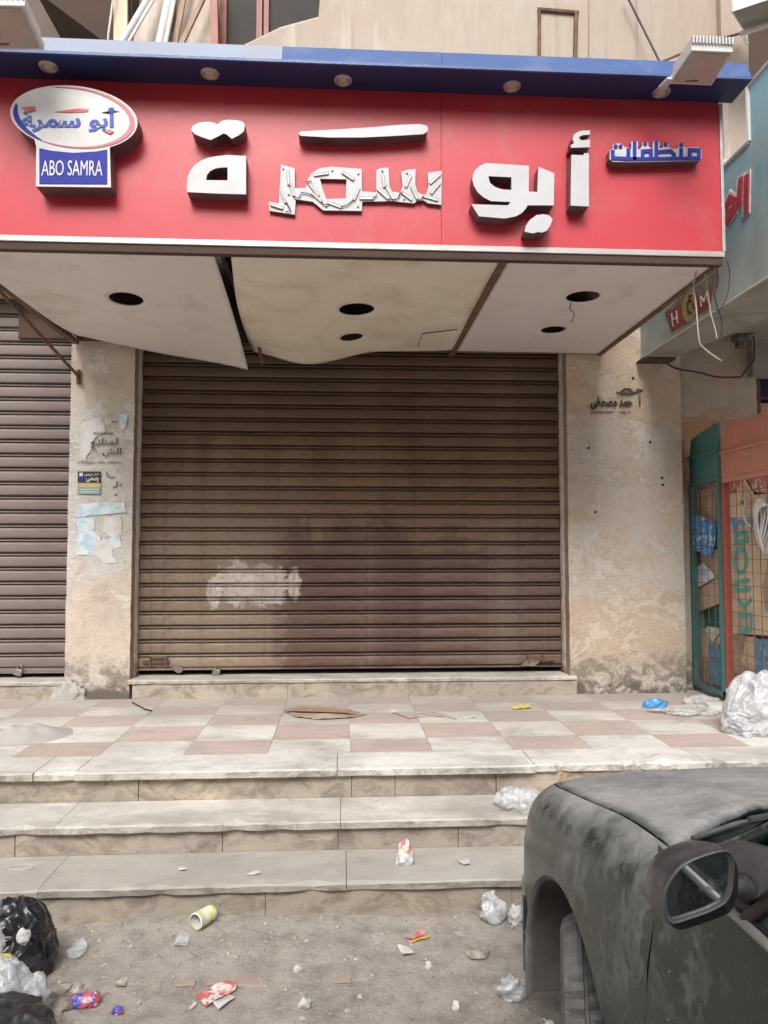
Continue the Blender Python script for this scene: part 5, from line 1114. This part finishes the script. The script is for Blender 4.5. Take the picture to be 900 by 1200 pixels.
# side mirror
cm = lambda p: (750 + p[0] / 6, 940 + p[1] / 6)
HO = [(90, 780), (80, 700), (95, 640), (110, 600), (130, 530), (160, 470), (205, 430), (260, 400), (330, 365), (400, 340), (460, 326), (520, 318), (565, 318), (600, 325), (635, 340), (655, 360), (670, 395), (675, 430), (676, 520), (670, 600), (658, 655), (640, 700), (625, 735), (600, 760), (510, 797), (420, 830), (330, 860), (240, 885), (205, 882), (180, 872), (150, 845), (110, 815)]
GO = [(183, 740), (180, 690), (182, 640), (200, 590), (225, 540), (260, 490), (300, 450), (350, 420), (410, 395), (470, 375), (530, 358), (580, 350), (605, 354), (622, 368), (632, 390), (636, 430), (634, 500), (630, 560), (624, 610), (612, 645), (590, 685), (560, 710), (480, 750), (400, 780), (320, 806), (245, 832), (222, 830), (205, 815), (190, 785)]
YM = 1.02
def mir(s):
    fx = (lambda v: v) if s < 0 else (lambda v: Vector((2 * XC - v.x, v.y, v.z)))
    def rs(L, c, N=48):
        out_ = []
        for q in range(N):
            a = 2 * math.pi * q / N; d = (math.cos(a), math.sin(a)); best = None
            for i in range(len(L)):
                x1, y1 = L[i][0] - c[0], L[i][1] - c[1]; x2, y2 = L[(i + 1) % len(L)][0] - c[0], L[(i + 1) % len(L)][1] - c[1]
                ex, ey = x2 - x1, y2 - y1; den = d[0] * ey - d[1] * ex
                if abs(den) < 1e-9: continue
                t = (x1 * ey - y1 * ex) / den; u = (x1 * d[1] - y1 * d[0]) / den
                if t > 0 and -1e-6 <= u <= 1 + 1e-6: best = t if best is None else max(best, t)
            out_.append((c[0] + d[0] * best, c[1] + d[1] * best))
        return out_
    cc = (410, 600); ho = [onY(*cm(p), YM) for p in rs(HO, cc)]; go = [onY(*cm(p), YM) for p in rs(GO, cc)]
    # real depth: the housing widens behind the rim
    ce = sum(ho, Vector()) / len(ho); gc = sum(go, Vector()) / len(go); base = go; n = len(ho); m = MB()
    rim = [gc + (p - gc) * 1.075 for p in go]; mid = [onY(*cm(p), YM + .03) for p in rs(HO, cc)]; cmid = sum(mid, Vector()) / len(mid); mid = [cmid + (p - cmid) * .935 for p in mid]
    rings = [(go, 1.0, .004), (go, 1.03, -.004), (rim, .995, -.005), (rim, 1.02, .002), (mid, .97, .014), (mid, 1.03, .035), (mid, 1.0, .06), (mid, .85, .085), (mid, .55, .102), (mid, .05, .11)]
    for L, k_, dy in rings:
        c_ = sum(L, Vector()) / n
        for p in L: q = c_ + (p - c_) * k_; m.v.append(tuple(fx(Vector((q.x, YM + dy, q.z)))))
    for r in range(len(rings) - 1):
        for i in range(n): a = r * n + i; b = r * n + (i + 1) % n; m.f.append([a, b, b + n, a + n]); m.mi.append(0)
    mo = m.build('side_mirror', 'car_trim', car, smooth=True)
    m = MB(); m.prism([fx(onY(*cm(p), YM + .003)) for p in GO], (0, .004, 0)); m.build('mirror_glass', 'mirror_glass', mo)
    m = MB(); m.prism([fx(gc + (p - gc) * 1.03 + Vector((0, .0, 0))) for p in go], (0, .003, 0), hole=[fx(gc + (p - gc) * .97) for p in go]); m.build('mirror_rim', 'black_plastic', mo)
    m = MB(); a = onY(856, 1035, 1.06); m.tube([fx(a), fx(Vector((XC - .815, 1.10, 1.085))), fx(Vector((XC - .79, 1.15, 1.075)))], [.012, .016, .018], 10); m.build('mirror_arm', 'black_plastic', mo, smooth=True)
mir(-1); mir(1)

# ================================================================ LITTER
def litter(m, name, mat, label, cat, smooth=True, group=None): return tag(m.build(name, mat, smooth=smooth), label, cat, group)
def gz(px, py): p = onZ(px, py, .02); return Vector((p.x, p.y, gh(p.x, p.y)))
# cup
c = gz(229, 1092); d = Vector((.55, .83, 0)).normalized(); m = MB(); A = Matrix.Translation(c + Vector((0, 0, .036))) @ Matrix.Rotation(math.atan2(d.y, d.x), 4, 'Z')
m.lathe([(.030, 0), (.0345, .001), (.035, .004), (.033, .006), (.0325, .05), (.031, .085), (.027, .098), (.026, .10), (.0005, .097)], 28, A); cup = litter(m, 'paper_cup', 'cup_print', 'yellow and white printed paper cup lying on the dirt below the steps', 'cup')
m = MB(); m.lathe([(.0005, .09), (.029, .088), (.031, .004)], 24, A); m.build('cup_inside', 'paper_white', cup, smooth=True)
def scrap(px, name, mat, label, cat, amp=.01, onstep=None, seed=1):
    P = [gz(*p) if onstep is None else onZ(*p, onstep) for p in px]; z = max(p.z for p in P); return litter(sheet([(p.x, p.y) for p in P], z, amp, seed), name, mat, label, cat)
scrap([(201, 1112), (214, 1092), (223, 1100), (219, 1110)], 'plastic_scrap', 'plastic_clear', 'small clear plastic scrap beside the yellow cup', 'plastic', .012)
scrap([(76, 1118), (90, 1100), (102, 1108), (101, 1119), (88, 1122)], 'plastic_scrap', 'plastic_clear', 'clear crushed plastic piece right of the black garbage bag', 'plastic', .03, seed=4)
scrap([(230, 1163), (265, 1144), (277, 1150), (276, 1156), (241, 1176)], 'carton_scrap', 'carton_print', 'flattened red and white packet lying on the dirt', 'packet', .01)
scrap([(246, 1168), (266, 1158), (276, 1164), (256, 1179)], 'paper_card', 'paper_white', 'white card lying across the flattened red packet', 'paper', .014, seed=5)
scrap([(221, 1176), (229, 1168), (231, 1170), (223, 1178)], 'cigarette_butt', 'paper_white', 'white paper stick left of the flattened red packet', 'paper stick', .006)
litter(crumple(gz(100, 1172), (.045, .03, .028), 3, .5, sub=3), 'candy_wrapper', 'wrapper_print', 'crumpled blue and red wrapper near the garbage bags', 'wrapper')
litter(crumple(gz(138, 1182), (.02, .015, .014), 9, .5, sub=3), 'candy_wrapper', 'wrapper_print', 'tiny bluish wrapper right of the blue and red wrapper', 'wrapper')
litter(crumple(gz(357, 1173), (.022, .016, .02), 5, .5, sub=3), 'paper_ball', 'paper_white', 'small crumpled white paper ball on the dirt in the centre', 'paper ball')
litter(crumple(gz(349, 1139), (.014, .01, .018), 8, .5, sub=3), 'paper_ball', 'paper_white', 'tiny striped paper lump at the low slab edge', 'paper ball')
scrap([(465, 1108), (478, 1107), (485, 1115), (474, 1118)], 'napkin', 'paper_white', 'white folded napkin on the dirt below the steps', 'napkin', .012, seed=7)
scrap([(479, 1100), (503, 1092), (504, 1095), (480, 1103)], 'orange_strip', 'orange_strip', 'yellow orange wrapper strip on the dirt', 'wrapper', .004)
scrap([(470, 1098), (480, 1096), (492, 1087), (499, 1092), (484, 1099)], 'red_scrap', 'paper_red', 'small red scrap behind the yellow orange strip', 'wrapper', .010, seed=2)
scrap([(532, 1093), (544, 1092), (545, 1100), (536, 1098)], 'plastic_scrap', 'plastic_clear', 'small bluish plastic scrap right of the orange strip', 'plastic', .010)
scrap([(435, 1095), (448, 1092), (450, 1104), (440, 1108)], 'plastic_scrap', 'plastic_thin', 'faint clear plastic scrap left of the napkin', 'plastic', .01)
litter(crumple(gz(502, 1130), (.012, .01, .018), 6, .5, sub=3), 'paper_ball', 'paper_white', 'small pale lump between napkin and car', 'paper ball')
litter(crumple(gz(534, 1178), (.012, .01, .02), 6, .5, sub=3), 'paper_ball', 'foam', 'small pale lump near the bottom edge left of the car wheel', 'paper ball')
litter(crumple(gz(578, 1079), (.05, .035, .055), 11, .5, sub=4), 'plastic_bag', 'plastic_white', 'white knotted plastic bag standing on the dirt left of the car', 'plastic bag')
litter(crumple(gz(575, 1076) + Vector((0, 0, .055)), (.032, .025, .035), 12, .5, sub=4), 'plastic_bag', 'plastic_white', 'upper white bag lump on top of the knotted bag', 'plastic bag')
litter(crumple(gz(606, 1082), (.035, .03, .045), 15, .6, sub=4), 'crushed_paper', 'paper_white', 'crushed white paper between the white bag and the car', 'paper')
litter(crumple(gz(601, 1163), (.050, .04, .045), 17, .6, sub=4), 'plastic_bag', 'plastic_clear', 'clear crumpled plastic bag on the dirt beside the wheel arch', 'plastic bag')
litter(crumple(gz(645, 1200), (.02, .02, .02), 18, .3, sub=3), 'paper_ball', 'paper_white', 'white paper ball at the bottom edge beside the tyre', 'paper ball')
c = onZ(475, 1012, Z1); litter(crumple(c, (.042, .03, .034), 21, .4, sub=4), 'snack_bag', 'plastic_white', 'white lower crumple of the snack bag on the lowest step', 'snack bag')
litter(crumple(c + Vector((0, .008, .022)), (.032, .02, .055), 22, .4, sub=4), 'snack_bag', 'snack_print', 'red and yellow printed snack bag standing on the lowest step', 'snack bag')
c = onZ(608, 947, Z2); litter(crumple(c, (.105, .07, .07), 24, .42, sub=5, soft=True), 'plastic_bag', 'plastic_clear', 'translucent white plastic bag on the middle step near the car bonnet', 'plastic bag')
m = MB(); cc = onZ(25, 1016, Z1 + .003); m.tube([cc + Vector((.055 * math.cos(t), .03 * math.sin(t), 0)) for t in [2 * math.pi * i / 24 for i in range(25)]], .0022, 5); litter(m, 'plastic_ring', 'paper_white', 'white plastic ring lying on the lowest step at the left', 'ring')
scrap([(208, 1018), (216, 1016), (219, 1021), (210, 1022)], 'paper_scrap', 'paper_white', 'small round paper scrap on the lowest step left of centre', 'paper', .008, Z1)
scrap([(288, 1026), (298, 1023), (306, 1022), (305, 1025), (295, 1027)], 'paper_scrap', 'paper_white', 'narrow white paper scrap on the lowest step in the middle', 'paper', .008, Z1)
scrap([(535, 1010), (548, 1008), (552, 1013), (545, 1016)], 'paper_scrap', 'paper_white', 'small white paper scrap on the lowest step near the car', 'paper', .008, Z1, 4)
# platform items
m = MB(); c = onZ(30, 862, ZP); n = 40
prof = [(.26, 0), (.20, .012), (.13, .04), (.085, .065), (.06, .068), (.045, .055), (.001, .05)]
for i in range(n):
    a = 2 * math.pi * i / n
    for r, h in prof: q = 1 + .16 * noise.noise(Vector((math.cos(a) * 2, math.sin(a) * 2, r * 4))); m.v.append((c.x - .02 + r * q * math.cos(a) * (1.15 if math.cos(a) > 0 else .8), c.y + r * q * math.sin(a) * .9, ZP + h))
for i in range(n):
    for j in range(len(prof) - 1): a = i * 7 + j; b = ((i + 1) % n) * 7 + j; m.f.append([a, b, b + 1, a + 1]); m.mi.append(0)
litter(m, 'cement_mound', 'cement_mound', 'low grey cement mound on the tiled platform at the left', 'cement mound')
P = [onZ(*p, ZP) for p in ((331, 832), (350, 829), (380, 828), (410, 832), (429, 838), (412, 842), (375, 844), (345, 841))]
litter(sheet([(p.x, p.y) for p in P], ZP, .012, 2), 'cardboard_sheet', 'cardboard_stained', 'leaf shaped brown cardboard piece lying on the platform', 'cardboard')
m = MB(); m.prism([onZ(*p, ZP + .02) for p in ((332, 833), (352, 829.5), (385, 830), (420, 836), (400, 835), (370, 834))], (0, 0, .004)); litter(m, 'wood_strip', 'lath_wood', 'light wood strip on the brown cardboard piece', 'wood', False)
scrap([(456, 834), (464, 832), (466, 836), (458, 837)], 'paper_scrap', 'paper_white', 'small white scrap on the platform right of the cardboard', 'paper', .006, ZP); scrap([(541, 841), (556, 838), (558, 841), (546, 843)], 'paper_scrap', 'paper_white', 'white torn scrap on the platform in front of the threshold', 'paper', .006, ZP)
scrap([(598, 829), (620, 826), (622, 831), (602, 832)], 'paper_scrap', 'paper_yellow', 'yellow and white scrap against the threshold', 'paper', .012, ZP)
m = MB(); m.tube([onZ(465, 836, ZP + .01), onZ(480, 842, ZP + .006), onZ(500, 838, ZP + .015), onZ(520, 840, ZP + .005)], .004, 5); m.tube([onZ(490, 836, ZP + .004), onZ(510, 835, ZP + .02), onZ(535, 843, ZP + .004)], .003, 5); litter(m, 'twig', 'lath_wood', 'dry twigs on the dusty platform', 'twig', False)
m = MB(); m.tube([onZ(155, 823, ZP + .004), onZ(170, 831, ZP + .008), onZ(178, 833, ZP + .006)], .005, 5); litter(m, 'stick', 'cable_dark', 'dark stick on the platform below the left pillar', 'stick', False)
litter(crumple(onZ(768, 829, ZP), (.075, .04, .04), 31, .5, sub=4), 'plastic_wrap', 'packet_blue', 'bright blue plastic wrap on the platform near the right pillar', 'plastic')
litter(crumple(onZ(805, 835, ZP), (.20, .12, .03), 33, .5, sub=5, soft=True), 'plastic_film', 'plastic_thin', 'clear plastic film spread on the platform beside the blue wrap', 'plastic film')
litter(crumple(onZ(825, 827, ZP), (.12, .10, .045), 35, .5, sub=5, soft=True), 'plastic_film', 'plastic_thin', 'clear plastic film bunched at the foot of the teal door', 'plastic film')
c = onZ(838, 833, ZP); m = MB(); m.prism([c + Vector(v) for v in ((-.07, -.05, 0), (.06, -.06, 0), (.09, .03, 0), (-.05, .05, 0))], (0, 0, .05)); litter(m, 'foam_block', 'foam', 'white foam block in front of the display doors', 'foam', False)
c = onZ(893, 856, ZP); litter(crumple(c, (.20, .16, .25), 41, .26, 1.3, 6, 0, False, True), 'plastic_bag', 'plastic_white', 'large bulging white plastic bag in front of the pink display door', 'plastic bag')
litter(crumple(c + Vector((-.10, -.04, 0)), (.17, .13, .12), 43, .4, 1.6, 6, 0, False, True), 'plastic_bag', 'plastic_clear', 'clear crumpled bag at the foot of the large white bag', 'plastic bag')
b = thing('bottle', onY(669, 785, YF + .12), 'small crushed green bottle on the right end of the threshold', 'bottle'); c = b.location
m = MB(); A = Matrix.Translation((c.x, c.y, .612)) @ Matrix.Rotation(R(-90), 4, 'Y'); m.lathe([(.001, 0), (.030, .0), (.034, .01), (.031, .045), (.034, .06), (.026, .085), (.012, .10), (.012, .112)], 18, A); m.build('bottle_body', 'bottle_green', b, smooth=True); m = MB(); m.lathe([(.015, .110), (.015, .125), (.001, .126)], 14, A); m.build('cap', 'white_plastic', b, smooth=True)
# garbage bags at left
g = 'garbage bags at the lower left'
litter(crumple(Vector((-1.235, 2.93, 0)), (.15, .14, .185), 51, .24, 1.5, 6, 0, True, True), 'garbage_bag', 'bag_black', 'tall shiny black garbage bag against the lowest step', 'garbage bag', group=g)
litter(crumple(Vector((-1.35, 2.86, 0)), (.12, .13, .22), 53, .3, 1.5, 5), 'garbage_bag', 'plastic_white', 'greyish white bag at the left edge behind the lower bags', 'garbage bag', group=g)
litter(crumple(Vector((-1.10, 2.47, 0)), (.19, .17, .11), 55, .28, 1.4, 6, 0, True, True), 'garbage_bag', 'bag_black', 'low black garbage bag in the bottom left corner', 'garbage bag', group=g)
litter(crumple(Vector((-1.13, 2.62, .07)), (.07, .07, .11), 57, .35, 1.5, 4), 'garbage_bag', 'plastic_clear', 'clear plastic bag of rubbish between the two black bags', 'garbage bag', group=g)
litter(crumple(Vector((-1.045, 2.64, .07)), (.045, .05, .06), 58, .4, 1.5, 4), 'garbage_bag', 'plastic_white', 'small white bag on the right of the clear rubbish bag', 'garbage bag', group=g)
litter(crumple(Vector((-1.24, 2.70, .12)), (.07, .05, .06), 60, .45, 1.5, 4), 'food_bag', 'paper_yellow', 'pale yellow bag on top of the rubbish at the left edge', 'bag', group=g)
litter(crumple(Vector((-1.14, 2.45, .09)), (.055, .05, .06), 61, .45, 1.5, 4), 'crushed_paper', 'paper_white', 'white crushed paper on the low black bag', 'paper', group=g)
litter(crumple(Vector((-1.15, 2.80, .19)), (.02, .018, .03), 62, .45, 1.5, 3), 'crushed_paper', 'paper_white', 'small white tissue on the tall black bag', 'paper', group=g)
# rubble and grit (nobody could count it)
m = MB()
def pebble(x, y, z, r):
    o = len(m.v); rr = [r * random.uniform(.6, 1.2) for _ in range(6)]; a0 = random.random() * 6
    for i, d in enumerate(((1, 0, 0), (0, 1, 0), (-1, 0, 0), (0, -1, 0), (0, 0, .8), (0, 0, -.5))):
        X = d[0] * math.cos(a0) - d[1] * math.sin(a0); Y = d[0] * math.sin(a0) + d[1] * math.cos(a0); m.v.append((x + X * rr[i], y + Y * rr[i], z + d[2] * rr[i] * .8))
    for f in ((0, 1, 4), (1, 2, 4), (2, 3, 4), (3, 0, 4), (1, 0, 5), (2, 1, 5), (3, 2, 5), (0, 3, 5)): m.f.append([o + i for i in f]); m.mi.append(0)
for i in range(6000):
    x = random.uniform(-1.9, 1.2); y = random.uniform(1.9, 3.28); dn = .5 + noise.noise(Vector((x * 2.1, y * 2.1, 9))); nearstep = math.exp(-(3.28 - y) / .12)
    if random.random() > dn * .9 + nearstep + (.35 if x < -.7 else 0): continue
    r = .0016 + .0035 * random.random() ** 3 + (.013 * random.random() ** 7); pebble(x, y, gh(x, y) + r * .2, r)
for i in range(900):
    x = random.uniform(-2.6, 3); k_ = random.random(); y, z = ((random.uniform(3.45, 3.62), Z1), (random.uniform(3.75, 3.93), Z2), (random.uniform(5.3, 5.76), ZP))[i % 3]; pebble(x, y, z, .0015 + .003 * random.random() ** 4)
tag(m.build('grit', 'stone_bits'), kind='stuff')
for i, (px, py, s) in enumerate(((78, 1172, .035), (92, 1155, .026), (142, 1150, .022), (560, 1118, .04), (70, 1158, .03), (60, 1185, .03))):
    c = gz(px, py); litter(crumple(c, (s * 1.2, s, s * .6), 70 + i, .5, 1.1, 2), 'stone', 'stone_bits', ('flat pale stone left of the blue and red wrapper', 'pale chip above the blue and red wrapper', 'small stone right of the garbage bags', 'low stone lump left of the car wheel arch', 'small stone touching the low black bag', 'stone right of the low black bag at the bottom')[i], 'stone', False)

# ================================================================ STREET OPPOSITE (behind the camera; seen in reflections)
ob = thing('opposite_building', (0, -9, 0), 'tan apartment building across the street', 'building')
bx('wall', (-16, 14, -12, -9, -.1, 9.5), 'plaster_far', ob)
for i in range(8):
    x = -14 + i * 3.6
    for z in (3.8, 6.8): bx('window', (x, x + 1.3, -9.0, -8.96, z, z + 1.5), 'window_glass_dark', ob)
    bx('shutter_door', (x - .4, x + 2, -9.0, -8.95, 0.05, 2.8), 'shutter_grey', ob)
for o in bpy.data.objects:
    if o.type == 'EMPTY' and o.get('kind') == 'structure': pass
